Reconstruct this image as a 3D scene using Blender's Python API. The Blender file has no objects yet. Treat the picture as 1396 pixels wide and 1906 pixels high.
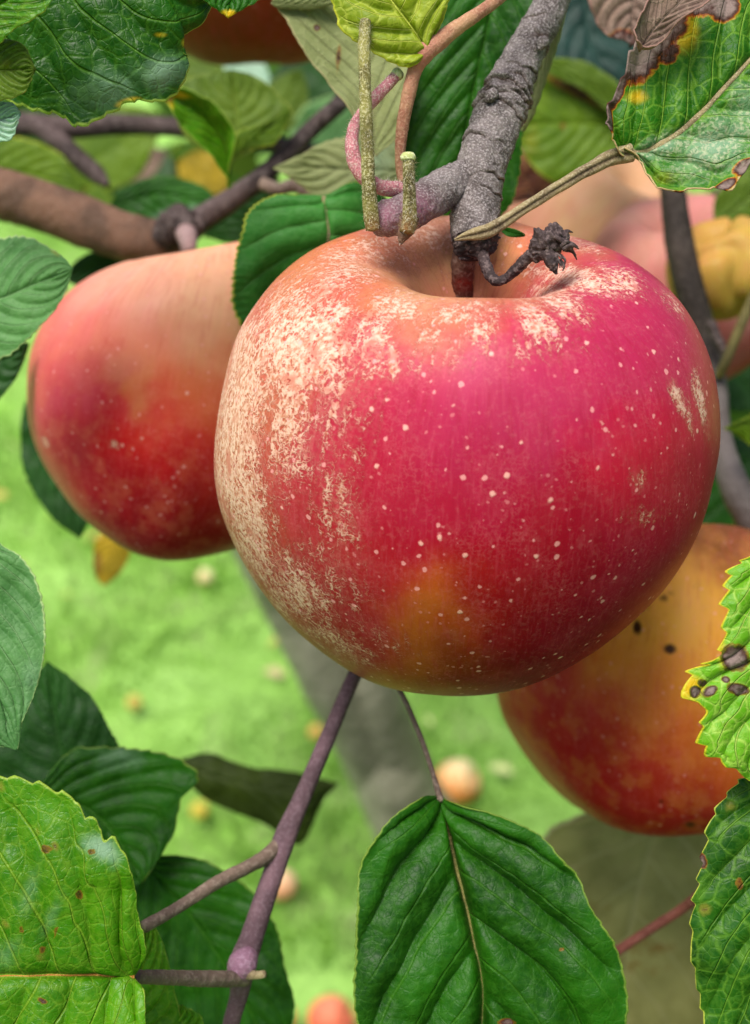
import bpy, math, random
import numpy as np
from mathutils import Vector, noise as mnoise
R = math.radians
SC = bpy.context.scene
COL = SC.collection
rng = np.random.RandomState(7)

# ------------------------------------------------------------------ camera, sky, sun, exposure
W, H = 1396.0, 1906.0
F = 2288.0                       # focal length counted in photograph pixels
PITCH = R(28)
CAM = Vector((0, 0, 1.35))
FWD = Vector((0, math.cos(PITCH), -math.sin(PITCH)))
UP = Vector((0, math.sin(PITCH), math.cos(PITCH)))
RT = Vector((1, 0, 0))
cam = bpy.data.cameras.new('camera'); camo = bpy.data.objects.new('camera', cam); COL.objects.link(camo)
camo.location = CAM; camo.rotation_euler = (R(90) - PITCH, 0, 0)
cam.sensor_fit = 'HORIZONTAL'; cam.sensor_width = 36; cam.lens = 36 * F / W
cam.clip_start = 0.01; cam.clip_end = 500
cam.dof.use_dof = True; cam.dof.focus_distance = 0.176; cam.dof.aperture_fstop = 24
SC.camera = camo

world = bpy.data.worlds.new("World"); SC.world = world; world.use_nodes = True
wn = world.node_tree.nodes; wl = world.node_tree.links
bg = wn['Background']; sky = wn.new('ShaderNodeTexSky'); sky.sky_type = 'NISHITA'; sky.sun_disc = False
SUN_EL, SUN_AZ = R(66), R(216)   # azimuth clockwise from +Y
sky.sun_elevation = SUN_EL; sky.sun_rotation = SUN_AZ
sky.air_density = 1.0; sky.dust_density = 4.0; sky.ozone_density = 0.4
wl.new(sky.outputs[0], bg.inputs[0]); bg.inputs[1].default_value = 0.075
sl = bpy.data.lights.new('sun', 'SUN'); sl.energy = 2.5; sl.angle = R(32); sl.color = (1, 0.96, 0.9)
so = bpy.data.objects.new('sun', sl); COL.objects.link(so)
sd = Vector((math.sin(SUN_AZ) * math.cos(SUN_EL), math.cos(SUN_AZ) * math.cos(SUN_EL), math.sin(SUN_EL)))
so.rotation_euler = sd.to_track_quat('Z', 'Y').to_euler(); so.location = (0, -1, 4)
SC.view_settings.view_transform = 'Standard'; SC.view_settings.look = 'None'
SC.view_settings.exposure = 0.95; SC.view_settings.gamma = 1
SC.cycles.max_bounces = 8; SC.cycles.transparent_max_bounces = 8

# ------------------------------------------------------------------ helpers
CAMn, FWDn, UPn, RTn = (np.array(v) for v in (CAM, FWD, UP, RT))
def P(px, py, d):
    return CAMn + d * (FWDn + (px - W / 2) / F * RTn + (H / 2 - py) / F * UPn)
def PA(a):                       # (n,3) px,py,d -> world
    a = np.asarray(a, float); px, py, d = a[..., 0], a[..., 1], a[..., 2]
    return CAMn + d[..., None] * (FWDn + ((px - W / 2) / F)[..., None] * RTn + ((H / 2 - py) / F)[..., None] * UPn)
def PX(p):                       # world -> px,py,d
    q = np.asarray(p) - CAMn; d = q @ FWDn
    return np.stack([W / 2 + F * (q @ RTn) / d, H / 2 - F * (q @ UPn) / d, d], -1)
def lin(c):
    if isinstance(c, str):
        c = [int(c[i:i + 2], 16) / 255 for i in (0, 2, 4)]
        c = [x / 12.92 if x <= .04045 else ((x + .055) / 1.055) ** 2.4 for x in c]
    return tuple(c)
def spline(pts, n, closed=False):
    pts = np.asarray(pts, float)
    if len(pts) == 2 and not closed:
        t = np.linspace(0, 1, n)[:, None]; return pts[0] * (1 - t) + pts[1] * t
    if closed: ext = np.vstack([pts[-1], pts, pts[0], pts[1]])
    else: ext = np.vstack([2 * pts[0] - pts[1], pts, 2 * pts[-1] - pts[-2]])
    k = len(ext) - 3
    seg = np.linalg.norm(np.diff(ext[1:-1, :min(3, ext.shape[1])], axis=0), axis=1) + 1e-9
    cum = np.concatenate([[0], np.cumsum(seg)]); s = np.linspace(0, cum[-1], n)
    i = np.clip(np.searchsorted(cum, s, 'right') - 1, 0, k - 1)
    t = ((s - cum[i]) / seg[i])[:, None]
    p0, p1, p2, p3 = ext[i], ext[i + 1], ext[i + 2], ext[i + 3]
    return .5 * (2 * p1 + (p2 - p0) * t + (2 * p0 - 5 * p1 + 4 * p2 - p3) * t * t + (3 * p1 - p0 - 3 * p2 + p3) * t ** 3)
def mesh_obj(name, verts, faces, mat, parent=None, uv=None, cols=None, smooth=True, origin=None):
    """verts (n,3) world, faces (m,k) array or list; uv (n,2) per vertex; cols dict name -> (n,3)"""
    verts = np.asarray(verts, float)
    org = np.array(parent.location) if parent is not None and origin is None else (np.array(origin) if origin is not None else verts.mean(0))
    me = bpy.data.meshes.new(name); v = verts - org
    if isinstance(faces, np.ndarray):
        m, k = faces.shape
        me.vertices.add(len(v)); me.vertices.foreach_set('co', v.astype(np.float32).ravel())
        me.loops.add(m * k); me.loops.foreach_set('vertex_index', faces.astype(np.int32).ravel())
        me.polygons.add(m); me.polygons.foreach_set('loop_start', np.arange(0, m * k, k, dtype=np.int32))
        me.update(calc_edges=True); me.validate()
    else:
        me.from_pydata(v.tolist(), [], faces)
    if uv is not None:
        ul = me.uv_layers.new(name='UVMap'); li = np.zeros(len(me.loops), np.int32); me.loops.foreach_get('vertex_index', li)
        ul.data.foreach_set('uv', np.asarray(uv, np.float32)[li].ravel())
    for cn, ca in (cols or {}).items():
        at = me.color_attributes.new(cn, 'FLOAT_COLOR', 'POINT')
        at.data.foreach_set('color', np.hstack([ca, np.ones((len(ca), 1))]).astype(np.float32).ravel())
    if smooth: me.polygons.foreach_set('use_smooth', np.ones(len(me.polygons), bool))
    me.materials.append(mat)
    o = bpy.data.objects.new(name, me); COL.objects.link(o)
    if parent is not None: o.parent = parent; o.location = tuple(org - np.array(parent.location))
    else: o.location = tuple(org)
    return o
def part_of_part(o, parent, root):  # sub-part
    o.parent = parent; o.location = (0, 0, 0)
def thing(name, label, cat, loc, group=None):
    o = bpy.data.objects.new(name, None); COL.objects.link(o); o.location = tuple(loc); o.empty_display_size = 0.01
    return tag(o, label, cat, group)
def tag(o, label=None, cat=None, group=None, kind=None):
    if label: o['label'] = label
    if cat: o['category'] = cat
    if group: o['group'] = group
    if kind: o['kind'] = kind
    return o
def grid_faces(nu, nv, wrap=False):
    i = np.arange(nu - 1)[:, None]; j = np.arange(nv if wrap else nv - 1)[None, :]
    j2 = (j + 1) % nv
    return np.stack([i * nv + j, i * nv + j2, (i + 1) * nv + j2, (i + 1) * nv + j], -1).reshape(-1, 4)
def fbm(pts, scale, octs=3, seed=0.0):
    o = Vector((seed, seed * 1.7, -seed))
    return np.array([mnoise.fractal(Vector(p) * scale + o, 1.0, 2.0, octs) for p in pts])

# ------------------------------------------------------------------ node helper
class NT:
    def __init__(s, name):
        s.m = bpy.data.materials.new(name); s.m.use_nodes = True; s.t = s.m.node_tree
        s.n = s.t.nodes; s.bsdf = s.n['Principled BSDF']; s.out = s.n['Material Output']
    def put(s, node, i, v):
        if v is None: return
        if isinstance(v, bpy.types.NodeSocket): s.t.links.new(v, node.inputs[i])
        else:
            inp = node.inputs[i]
            if hasattr(inp, 'default_value') and not isinstance(inp.default_value, float) and isinstance(v, (tuple, list)):
                v = tuple(v) + ((1,) if len(inp.default_value) == 4 and len(v) == 3 else ())
            inp.default_value = v
    def math(s, op, a, b=None, c=None, clamp=False):
        n = s.n.new('ShaderNodeMath'); n.operation = op; n.use_clamp = clamp
        s.put(n, 0, a); s.put(n, 1, b); s.put(n, 2, c); return n.outputs[0]
    def add(s, a, b): return s.math('ADD', a, b)
    def sub(s, a, b): return s.math('SUBTRACT', a, b)
    def mul(s, a, b): return s.math('MULTIPLY', a, b)
    def mx(s, f, a, b, mode='MIX'):
        n = s.n.new('ShaderNodeMix'); n.data_type = 'RGBA'; n.blend_type = mode
        s.put(n, 0, f); s.put(n, 6, a); s.put(n, 7, b); return n.outputs[2]
    def ss(s, v, a, b, ta=0.0, tb=1.0):
        n = s.n.new('ShaderNodeMapRange'); n.interpolation_type = 'SMOOTHSTEP'
        s.put(n, 0, v); s.put(n, 1, a); s.put(n, 2, b); s.put(n, 3, ta); s.put(n, 4, tb); return n.outputs[0]
    def noise(s, vec, scale, detail=2.0, rough=.5, dist=0.0, out=0):
        n = s.n.new('ShaderNodeTexNoise'); s.put(n, 'Vector', vec); n.inputs['Scale'].default_value = scale
        n.inputs['Detail'].default_value = detail; n.inputs['Roughness'].default_value = rough; n.inputs['Distortion'].default_value = dist
        return n.outputs[out]
    def vor(s, vec, scale, feature='F1', rand=1.0):
        n = s.n.new('ShaderNodeTexVoronoi'); n.feature = feature; s.put(n, 'Vector', vec)
        n.inputs['Scale'].default_value = scale; n.inputs['Randomness'].default_value = rand; return n
    def obj(s): return s.n.new('ShaderNodeTexCoord').outputs['Object']
    def uv(s): return s.n.new('ShaderNodeTexCoord').outputs['UV']
    def sep(s, v):
        n = s.n.new('ShaderNodeSeparateXYZ'); s.put(n, 0, v); return n.outputs
    def comb(s, x, y, z=0.0):
        n = s.n.new('ShaderNodeCombineXYZ'); s.put(n, 0, x); s.put(n, 1, y); s.put(n, 2, z); return n.outputs[0]
    def attr(s, name):
        n = s.n.new('ShaderNodeAttribute'); n.attribute_name = name; return n.outputs['Color']
    def ramp(s, v, stops):
        n = s.n.new('ShaderNodeValToRGB'); s.put(n, 0, v); cr = n.color_ramp
        while len(cr.elements) < len(stops): cr.elements.new(.5)
        for e, (p, c) in zip(cr.elements, stops): e.position = p; e.color = tuple(lin(c)) + (1,)
        return n.outputs[0]
    def bump(s, h, dist, strength=1.0, nrm=None):
        n = s.n.new('ShaderNodeBump'); n.inputs['Strength'].default_value = strength; n.inputs['Distance'].default_value = dist
        s.put(n, 'Height', h); s.put(n, 'Normal', nrm); return n.outputs[0]
    def vmul(s, v, xyz):
        n = s.n.new('ShaderNodeVectorMath'); n.operation = 'MULTIPLY'; s.put(n, 0, v); n.inputs[1].default_value = xyz; return n.outputs[0]
    def vadd(s, a, b):
        n = s.n.new('ShaderNodeVectorMath'); n.operation = 'ADD'; s.put(n, 0, a); s.put(n, 1, b); return n.outputs[0]
    def fin(s, col=None, rough=.5, nrm=None, spec=.5, **kw):
        s.put(s.bsdf, 'Base Color', col); s.put(s.bsdf, 'Roughness', rough); s.put(s.bsdf, 'Normal', nrm)
        s.put(s.bsdf, 'Specular IOR Level', spec)
        for k, v in kw.items(): s.put(s.bsdf, k.replace('_', ' '), v)
        return s.m

# ------------------------------------------------------------------ materials
def leaf_mat(name, base, dark, vein, edge=None, edge_w=.05, N=8, k=.35, rough=.46, spec=.2, halo=.25, trans=.25, tcol=None,
             vein_a=.5, net_a=.35, net_scale=420, spot=None, spot_t=.72, spot_scale=150, bump=.00035, hairy=0.0, under=False):
    t = NT(name); o = t.obj(); su = t.sep(t.uv()); u = su[0]; v = t.math('MULTIPLY_ADD', su[1], 2.0, -1.0)
    av = t.math('ABSOLUTE', v)
    wob = t.mul(t.sub(t.noise(o, 90, 2), .5), .35)
    ph = t.add(t.mul(t.sub(u, t.mul(t.math('POWER', av, 1.15), k)), N), wob)
    ph = t.add(ph, t.mul(t.math('GREATER_THAN', v, 0.0), .45))
    fr = t.math('ABSOLUTE', t.sub(t.math('FRACT', ph), .5))            # .5 on the vein
    sec = t.mul(t.ss(fr, .445, .492), t.ss(av, 1.0, .75))
    mid = t.ss(av, .035, .008)
    veins = t.math('MAXIMUM', sec, mid)
    dist = t.vadd(o, t.vmul(t.noise(o, 300, 2, out=1), (.0012, .0012, .0012)))
    net = t.ss(t.vor(dist, net_scale, 'DISTANCE_TO_EDGE').outputs[0], .09, .0)
    net2 = t.ss(t.vor(dist, net_scale * 2.6, 'DISTANCE_TO_EDGE').outputs[0], .10, .0)
    big = t.noise(o, 70, 3); fine = t.noise(o, 900, 3, .6)
    c = t.mx(t.ss(big, .35, .68), lin(dark), lin(base))
    c = t.mx(t.mul(t.ss(fine, .35, .7), .28), c, t.mx(.5, lin(vein), lin(base)))
    c = t.mx(t.mul(net, net_a), c, lin(vein)); c = t.mx(t.mul(net2, net_a * .35), c, lin(vein))
    c = t.mx(t.mul(veins, vein_a), c, lin(vein))
    a = t.sep(t.attr('mask'))
    nz = t.mul(t.sub(t.noise(o, 260, 3, .6), .5), .35)
    # yellowing, pale grey for down, bloom and painted-in sheen, then dead tissue
    c = t.mx(t.ss(t.add(a[1], nz), .3, .8), c, t.mx(t.mul(t.math('MAXIMUM', net, veins), .5), lin('c9a516'), lin('d8cf4a')))
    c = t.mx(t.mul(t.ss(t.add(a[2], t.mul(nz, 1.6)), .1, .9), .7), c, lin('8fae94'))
    if edge:
        e = t.ss(t.add(av, t.mul(nz, .10)), 1 - edge_w, 1.0 - edge_w * .25); c = t.mx(e, c, lin(edge))
    if spot:
        vs = t.vor(t.vadd(o, t.vmul(t.noise(o, 500, 2, out=1), (.0015, .0015, .0015))), spot_scale)
        sz = t.sep(vs.outputs['Color'])[0]
        rad = t.ss(sz, spot_t, 1.0, 0.0, .33); d = t.sub(vs.outputs['Distance'], rad)
        d = t.add(d, t.mul(t.sub(fine, .5), .12)); c = t.mx(t.mul(t.ss(d, .14, .02), .7), c, lin('7c7a2a')); c = t.mx(t.ss(d, .05, -.03), c, lin('4a3320')); c = t.mx(t.ss(d, -.02, -.10), c, lin(spot))
    dead = t.add(t.add(a[0], t.mul(nz, 1.1)), t.mul(t.mul(t.sub(t.noise(o, 700, 3, .6), .5), .9), t.ss(a[0], .05, .4)))
    dc = t.ramp(t.add(dead, t.mul(t.sub(fine, .5), .25)), [(.14, 'a9a01e'), (.26, 'cc9212'), (.38, '96300c'), (.50, '40180f'), (.66, '54403a'), (.9, '86746e')])
    dc = t.mx(t.mul(t.ss(dead, .62, .36), 1 - halo), dc, t.mx(.5, lin('4a3a24'), lin(dark)))
    c = t.mx(t.ss(dead, .18, .30), c, dc)
    rg = t.add(t.mul(t.ss(t.math('MAXIMUM', dead, a[2]), .3, .7), .25), t.add(t.mul(t.sub(fine, .5), .25), rough))
    if hairy: c = t.mx(t.mul(t.mul(t.ss(t.noise(o, 1500, 3, .7), .47, .6), t.ss(a[2], .05, .6)), hairy), c, lin('c4c4a4'))
    h = t.sub(t.mul(t.noise(o, 420, 3, .55), .5), t.mul(net, -.15 if under else .12))
    h = t.sub(h, t.mul(net2, .08)); h = t.sub(h, t.mul(veins, -.8 if under else .5)); h = t.add(h, t.mul(fine, .25))
    nr = t.bump(h, bump)
    t.fin(c, rg, nr, spec)
    if trans:
        tr = t.n.new('ShaderNodeBsdfTranslucent'); tc = t.mx(1.0, c, lin(tcol or 'c8e060'), 'MULTIPLY')
        t.put(tr, 'Color', t.mx(.5, tc, c)); ms = t.n.new('ShaderNodeMixShader'); ms.inputs[0].default_value = trans
        t.t.links.new(t.bsdf.outputs[0], ms.inputs[1]); t.t.links.new(tr.outputs[0], ms.inputs[2]); t.t.links.new(ms.outputs[0], t.out.inputs[0])
    return t.m
def bark_mat(name, base, dark, pale, tint=None, sc=1500, amt=.5, rough=.75, bump=.0003, stretch=1.0, speck=0.0, gloss=.3):
    t = NT(name); o = t.obj()
    big = t.noise(o, sc * .09, 3); f = t.noise(o, sc, 4, .65); g = t.noise(o, sc * 2.1, 2, .6)
    c = t.mx(t.ss(big, .35, .65), lin(dark), lin(base))
    c = t.mx(t.mul(t.ss(f, .48, .62), amt), c, lin(pale)); c = t.mx(t.mul(t.ss(g, .55, .42), amt * .45), c, lin(dark))
    if tint:
        a = t.sep(t.attr('mask')); c = t.mx(t.mul(a[0], t.ss(f, .2, .7, 1.0, .55)), c, lin(tint))
        c = t.mx(a[1], c, t.mx(t.ss(f, .4, .6), lin('1c130d'), lin('4a3320')))
    if speck:
        d = t.vor(o, 520).outputs['Distance']; c = t.mx(t.mul(t.ss(d, .16, .08), speck), c, lin(pale))
    nr = t.bump(t.add(f, t.mul(g, .5)), bump)
    return t.fin(c, rough, nr, gloss)

# ------------------------------------------------------------------ mesh builders
def blob_mask(pix, blobs, sharp=-1):
    m = np.zeros((len(pix), 3))
    for bl in blobs:
        x, y, rx, ry, ch = bl[:5]; ang = R(bl[5]) if len(bl) > 5 else 0; amp = bl[6] if len(bl) > 6 else 1
        dx, dy = pix[:, 0] - x, pix[:, 1] - y
        a = (dx * math.cos(ang) + dy * math.sin(ang)) / rx; b = (-dx * math.sin(ang) + dy * math.cos(ang)) / ry
        q = a * a + b * b; m[:, ch] = np.maximum(m[:, ch], amp * np.exp(-(q * q if ch == sharp else q) * .9))
    return np.clip(m, 0, 1)
def leaf(label, mat, mid, A, B, tooth=(22, .035), fold=.0, quilt=.00035, N=8, k=.35, blobs=(), n=(110, 57), curl=0.0, wave=.0006,
         petiole=None, pmat=None, seed=0, rib=None, ribmat=None, group='apple leaves on the twigs', thick=.00022, name='apple_leaf', ribr=4.0):
    """mid: (px,py,d) points base->tip; A, B: edge points (px,py[,d]) between base and tip"""
    nu, nv = n; mid = [tuple(p) for p in mid]
    ms = spline(mid, nu)
    def edge(E):
        E3 = []
        for i, e in enumerate(E):
            tt = (i + 1) / (len(E) + 1); dd = ms[int(tt * (nu - 1)), 2]
            E3.append((e[0], e[1], e[2] if len(e) > 2 else dd - fold))
        return spline([mid[0]] + E3 + [mid[-1]], nu)
    u = np.linspace(0, 1, nu); v = np.linspace(-1, 1, nv); av = np.abs(v)
    rs = np.random.RandomState(seed + 11)
    out = np.zeros((nu, nv, 3)); cnt, amp = tooth
    for E, sgn in ((edge(A), -1), (edge(B), 1)):
        ph = u * cnt + .35 * np.sin(u * 9 + seed) + .2 * np.sin(u * 23 + seed * 2)
        fr = ph - np.floor(ph); jig = .6 + .8 * rs.rand(int(cnt) + 4)[np.floor(ph).astype(int)]
        saw = np.where(fr < .78, fr / .78, (1 - fr) / .22) * jig
        vec = E - ms; scale = 1 + (saw - .4) * amp * np.clip(np.sin(u * np.pi) * 5, 0, 1) * (1 if cnt else 0)
        Es = ms + vec * scale[:, None]; Es[:, 2] = ms[:, 2] + vec[:, 2]
        for j in np.where(v * sgn > 0)[0]:
            a = av[j]
            out[:, j, :2] = ms[:, :2] * (1 - a) + Es[:, :2] * a
            out[:, j, 2] = ms[:, 2] + (Es[:, 2] - ms[:, 2]) * (a ** 1.5)
            # only the outermost part carries teeth
            base_e = ms + vec
            w = np.clip((a - .72) / .28, 0, 1) ** 1.3
            out[:, j, :2] = (ms[:, :2] * (1 - a) + base_e[:, :2] * a) * (1 - w) + out[:, j, :2] * w
    j0 = nv // 2; out[:, j0] = ms
    Wd = PA(out)
    du = np.gradient(Wd, axis=0); dv = np.gradient(Wd, axis=1)
    nrm = np.cross(dv, du); nl = np.linalg.norm(nrm, axis=-1, keepdims=True); nrm = nrm / np.maximum(nl, 1e-12)
    if (nrm.reshape(-1, 3) @ FWDn).mean() > 0: nrm = -nrm          # face the viewer side
    U, V = np.meshgrid(u, v, indexing='ij'); AV = np.abs(V)
    ph = N * (U - k * AV ** 1.15) + .45 * (V > 0)
    fr = np.abs(ph - np.floor(ph) - .5) * 2                          # 1 on vein
    taper = np.clip(np.sin(np.clip(U, 0, 1) * np.pi) * 3, 0, 1) * np.clip((1 - AV) * 5, 0, 1)
    disp = quilt * (1 - fr ** 2.2 * 1.6) * taper * np.clip(AV * 8, 0, 1) - quilt * 1.3 * np.exp(-(AV / .045) ** 2) * taper
    flat = Wd.reshape(-1, 3)
    nz = fbm(flat, 120, 2, seed).reshape(nu, nv); nz2 = fbm(flat, 420, 3, seed + 5).reshape(nu, nv)
    disp += wave * nz * np.clip(AV * 2, 0, 1) * (1 + AV) + quilt * .22 * nz2 * taper
    disp += curl * np.clip((AV - .8) / .2, 0, 1) ** 1.6 * (1 + .9 * nz)
    Wd = Wd + nrm * disp[..., None]
    flat = Wd.reshape(-1, 3); pix = PX(flat)
    root = thing(name, label, 'leaf', Wd[0, j0], group)
    uv = np.stack([U, V * .5 + .5], -1).reshape(-1, 2)
    o = mesh_obj('blade', flat, grid_faces(nu, nv), mat, root, uv=uv, cols={'mask': blob_mask(pix, blobs, 0)})
    sm = o.modifiers.new('thickness', 'SOLIDIFY'); sm.thickness = thick; sm.offset = -1 if True else 0
    if rib is not None:
        pts = Wd[::3, j0] - FWDn * .00005; tpx = PX(pts); rr = np.linspace(ribr, ribr * .25, len(pts))
        tube('midrib', np.column_stack([tpx, rr]), rib, root, n=10, seg=len(pts))
    if petiole is not None:
        tube('petiole', petiole, pmat, root, n=40, seg=120, rough=.03, fn=groove if petiole[0][2] < .19 else None)
    return root
def tube(name, path, mat, parent=None, n=20, seg=120, rough=0.0, rscale=260, fn=None, blobs=(), cap=True, px=True):
    """path rows (px,py,d,radius in px)"""
    s = spline(path, seg)
    if px: c = PA(s[:, :3]); r = s[:, 3] * s[:, 2] / F
    else: c = s[:, :3]; r = s[:, 3]
    tg = np.gradient(c, axis=0); tg /= np.linalg.norm(tg, axis=1)[:, None] + 1e-12
    up = np.array([.13, .2, 1.0]); 
    if abs(tg[0] @ up) > .95 * np.linalg.norm(up): up = np.array([1.0, 0, .1])
    x = np.cross(tg[0], up); x /= np.linalg.norm(x); X = []
    for t_ in tg:
        x = x - t_ * (x @ t_); x /= np.linalg.norm(x); X.append(x)
    X = np.array(X); Y = np.cross(tg, X)
    an = np.linspace(0, 2 * np.pi, n, endpoint=False)
    rr = np.repeat(r[:, None], n, 1)
    ring = lambda rr: c[:, None] + rr[..., None] * (np.cos(an)[None, :, None] * X[:, None] + np.sin(an)[None, :, None] * Y[:, None])
    dark_ = None
    if fn is not None:
        res = fn(np.linspace(0, 1, seg)[:, None], an[None, :])
        if isinstance(res, tuple): res, dark_ = res
        rr = rr * res
    if rough:
        nz = fbm(ring(rr).reshape(-1, 3), rscale, 3, len(path)).reshape(seg, n); nzb = fbm(ring(rr).reshape(-1, 3), rscale * 3.5, 2, 3.1).reshape(seg, n)
        rr = rr * (1 + rough * (nz * 1.6 + nzb))
    V = ring(rr).reshape(-1, 3); Fc = grid_faces(seg, n, True)
    if cap:
        V = np.vstack([V, c[0] - tg[0] * r[0] * .25, c[-1] + tg[-1] * r[-1] * .25]); a, b = len(V) - 2, len(V) - 1
        j = np.arange(n); j2 = (j + 1) % n; base = (seg - 1) * n
        Fc = np.vstack([Fc, np.stack([np.full(n, a), j2, j, j], -1), np.stack([np.full(n, b), base + j, base + j2, base + j2], -1)])
        quads = Fc.tolist(); Fc = [f if f[2] != f[3] else f[:3] for f in quads]
    mk_ = blob_mask(PX(V), blobs)
    if dark_ is not None: mk_[:seg * n, 1] = np.maximum(mk_[:seg * n, 1], np.clip(dark_ + 0 * rr, 0, 1).ravel())
    return mesh_obj(name, V, Fc, mat, parent, cols={'mask': mk_}, origin=None if parent is not None else c[0])
def hairs(name, path, mat, parent, count, ln=.0006, w=.00005, seed=0):
    s = spline(path, 200); c = PA(s[:, :3]); r = s[:, 3] * s[:, 2] / F; rs = np.random.RandomState(seed)
    tg = np.gradient(c, axis=0); tg /= np.linalg.norm(tg, axis=1)[:, None]
    i = rs.randint(0, 200, count); d = rs.normal(size=(count, 3)); t_ = tg[i]
    d -= t_ * np.sum(d * t_, 1)[:, None]; d /= np.linalg.norm(d, axis=1)[:, None]
    b = c[i] + d * (r[i] * .97)[:, None]; side = np.cross(d, t_) * w
    tip = b + (d + .7 * rs.normal(size=(count, 3))) * (ln * rs.uniform(.4, 1, count))[:, None]
    V = np.stack([b - side, b + side, tip], 1).reshape(-1, 3); Fc = np.arange(count * 3).reshape(-1, 3)
    return mesh_obj(name, V, Fc, mat, parent, smooth=False)
# ------------------------------------------------------------------ apples
PROF = [(0, .50), (.05, .51), (.11, .55), (.18, .65), (.27, .77), (.38, .855), (.5, .885), (.65, .85), (.82, .69), (.94, .43), (1.0, .10),
        (.985, -.2), (.91, -.48), (.77, -.72), (.58, -.88), (.42, -.93), (.28, -.90), (.16, -.83), (.07, -.77), (0, -.76)]
def apple_mat(name, red_dk, russ_col='e4c2ae', rough=.36, dots=1.0, streak=.5, bloom=0.0, sc=1.0, coat=.09, mott=.15, mottc='d0606c'):
    t = NT(name); o = t.obj(); a = t.sep(t.attr('mask')); paint = t.attr('paint')
    su = t.sep(t.uv()); an = t.mul(su[0], 2 * math.pi)
    sv = t.comb(t.math('COSINE', an), t.math('SINE', an), t.mul(su[1], .55))
    st = t.noise(sv, 9, 4, .62); st2 = t.noise(sv, 34, 3, .6); md = t.noise(o, 190 * sc, 4, .62); fi = t.noise(o, 1300 * sc, 3, .65)
    c = t.mx(t.mul(t.ss(st, .42, .66), streak), paint, t.mx(1.0, paint, (1.2, 1.1, 1.3), 'MULTIPLY'))
    c = t.mx(t.mul(t.ss(st2, .5, .68), streak * .55), c, lin(red_dk))
    c = t.mx(t.mul(t.ss(md, .46, .66), mott), c, t.mx(.35, c, lin(mottc)))
    c = t.mx(t.mul(t.ss(t.noise(sv, 80, 3, .6), .5, .66), .22), c, t.mx(.35, c, lin('d86a7c')))
    c = t.mx(t.mul(t.ss(fi, .52, .68), .10), c, t.mx(.5, c, lin('e8a9a0')))
    # russet: worm-like cracked cork, denser where the mask says so
    wv = t.vadd(o, t.vmul(t.noise(o, 520 * sc, 2, out=1), (.0016, .0016, .0016)))
    wn_ = t.noise(wv, 640 * sc, 2, .5); worm = t.sub(1.0, t.mul(t.math('ABSOLUTE', t.sub(wn_, .5)), 15.0))
    wn2 = t.noise(wv, 1250 * sc, 2, .5); worm2 = t.sub(1.0, t.mul(t.math('ABSOLUTE', t.sub(wn2, .5)), 12.0))
    patch = t.mul(t.sub(t.noise(t.vadd(o, t.comb(.3, .1, .2)), 260 * sc, 4, .7), .5), 1.3)
    sstr = t.mul(t.sub(st2, .5), 1.1); on = t.ss(a[0], .02, .3)
    dens = t.math('MINIMUM', t.add(a[0], t.mul(t.add(patch, sstr), t.mul(on, .8))), .92)
    wm = t.math('MAXIMUM', worm, t.sub(t.mul(worm2, .9), .1))
    rl = t.mul(t.ss(t.add(wm, t.sub(t.mul(dens, 2.5), 1.5)), .0, .75), t.add(.5, t.mul(a[0], .42)))
    haze_ = t.mul(t.mul(t.ss(a[0], .15, .9), t.ss(fi, .35, .65)), .45)
    c = t.mx(haze_, c, lin('cf9580'))
    xx = t.add(wm, t.sub(t.mul(dens, 2.5), 1.5)); c = t.mx(t.mul(t.mul(t.ss(xx, -.45, -.05), on), .45), c, t.mx(.5, c, lin('7c3024')))
    rc = t.mx(t.ss(fi, .35, .6), lin('b87e62'), lin(russ_col))
    rc = t.mx(t.ss(md, .5, .66), rc, t.mx(.5, paint, lin('d8a48c')))
    c = t.mx(t.mul(rl, .92), c, rc)
    fl_ = t.mul(t.ss(worm2, .3, .9), t.ss(t.noise(o, 120 * sc, 3), .4, .65)); c = t.mx(t.mul(fl_, .2), c, t.mx(.5, c, lin('e08a8c')))
    # lenticels of several sizes
    paint_scale = 1
    def dot(scale, r, thr, amt, c, col, off=0.0):
        vv = t.vor(t.vadd(t.vadd(o, t.comb(off, off, off)), t.vmul(t.noise(o, 1300, 2, out=1), (.0006, .0006, .0006))), scale)
        k = t.sep(vv.outputs['Color'])[1]
        rr = t.ss(k, thr, 1.0, 0.0, r)
        f = t.ss(t.sub(vv.outputs['Distance'], rr), .02, -.05)
        return t.mx(t.mul(f, amt), c, lin(col)), f
    c, d1 = dot(255 * sc, .115, -.6, .7 * dots, c, 'ecb4a8')
    c, d2 = dot(420 * sc, .18, -.4, .6 * dots, c, 'e8a2a0', .37)
    c, d3 = dot(800 * sc, .22, .45, .35 * dots, c, 'dd8a8c', .11)
    # dark sooty specks
    sp = t.vor(o, 260 * sc); c = t.mx(t.mul(t.mul(t.ss(t.add(sp.outputs['Distance'], t.mul(t.sub(md, .5), .9)), .42, .12), t.ss(a[1], .3, .9)), .75), c, lin('20140e'))
    c = t.mx(t.ss(a[2], .25, .75), c, t.mx(fi, lin('1d0e08'), lin('4c2f1a')))
    h = t.add(t.mul(rl, .8), t.add(t.mul(fi, .35), t.mul(d1, .5)))
    nr = t.bump(h, .00008); 
    rg = t.add(t.add(rough, t.mul(rl, .25)), t.mul(t.sub(md, .5), .15))
    t.fin(c, rg, nr, .3); t.put(t.bsdf, 'IOR', 1.15)
    t.put(t.bsdf, 'Coat Weight', coat); t.put(t.bsdf, 'Coat Roughness', .38)
    if bloom:
        t.put(t.bsdf, 'Sheen Weight', bloom); t.put(t.bsdf, 'Sheen Roughness', .45); t.put(t.bsdf, 'Sheen Tint', lin('ffd9e0') + (1,))
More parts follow.
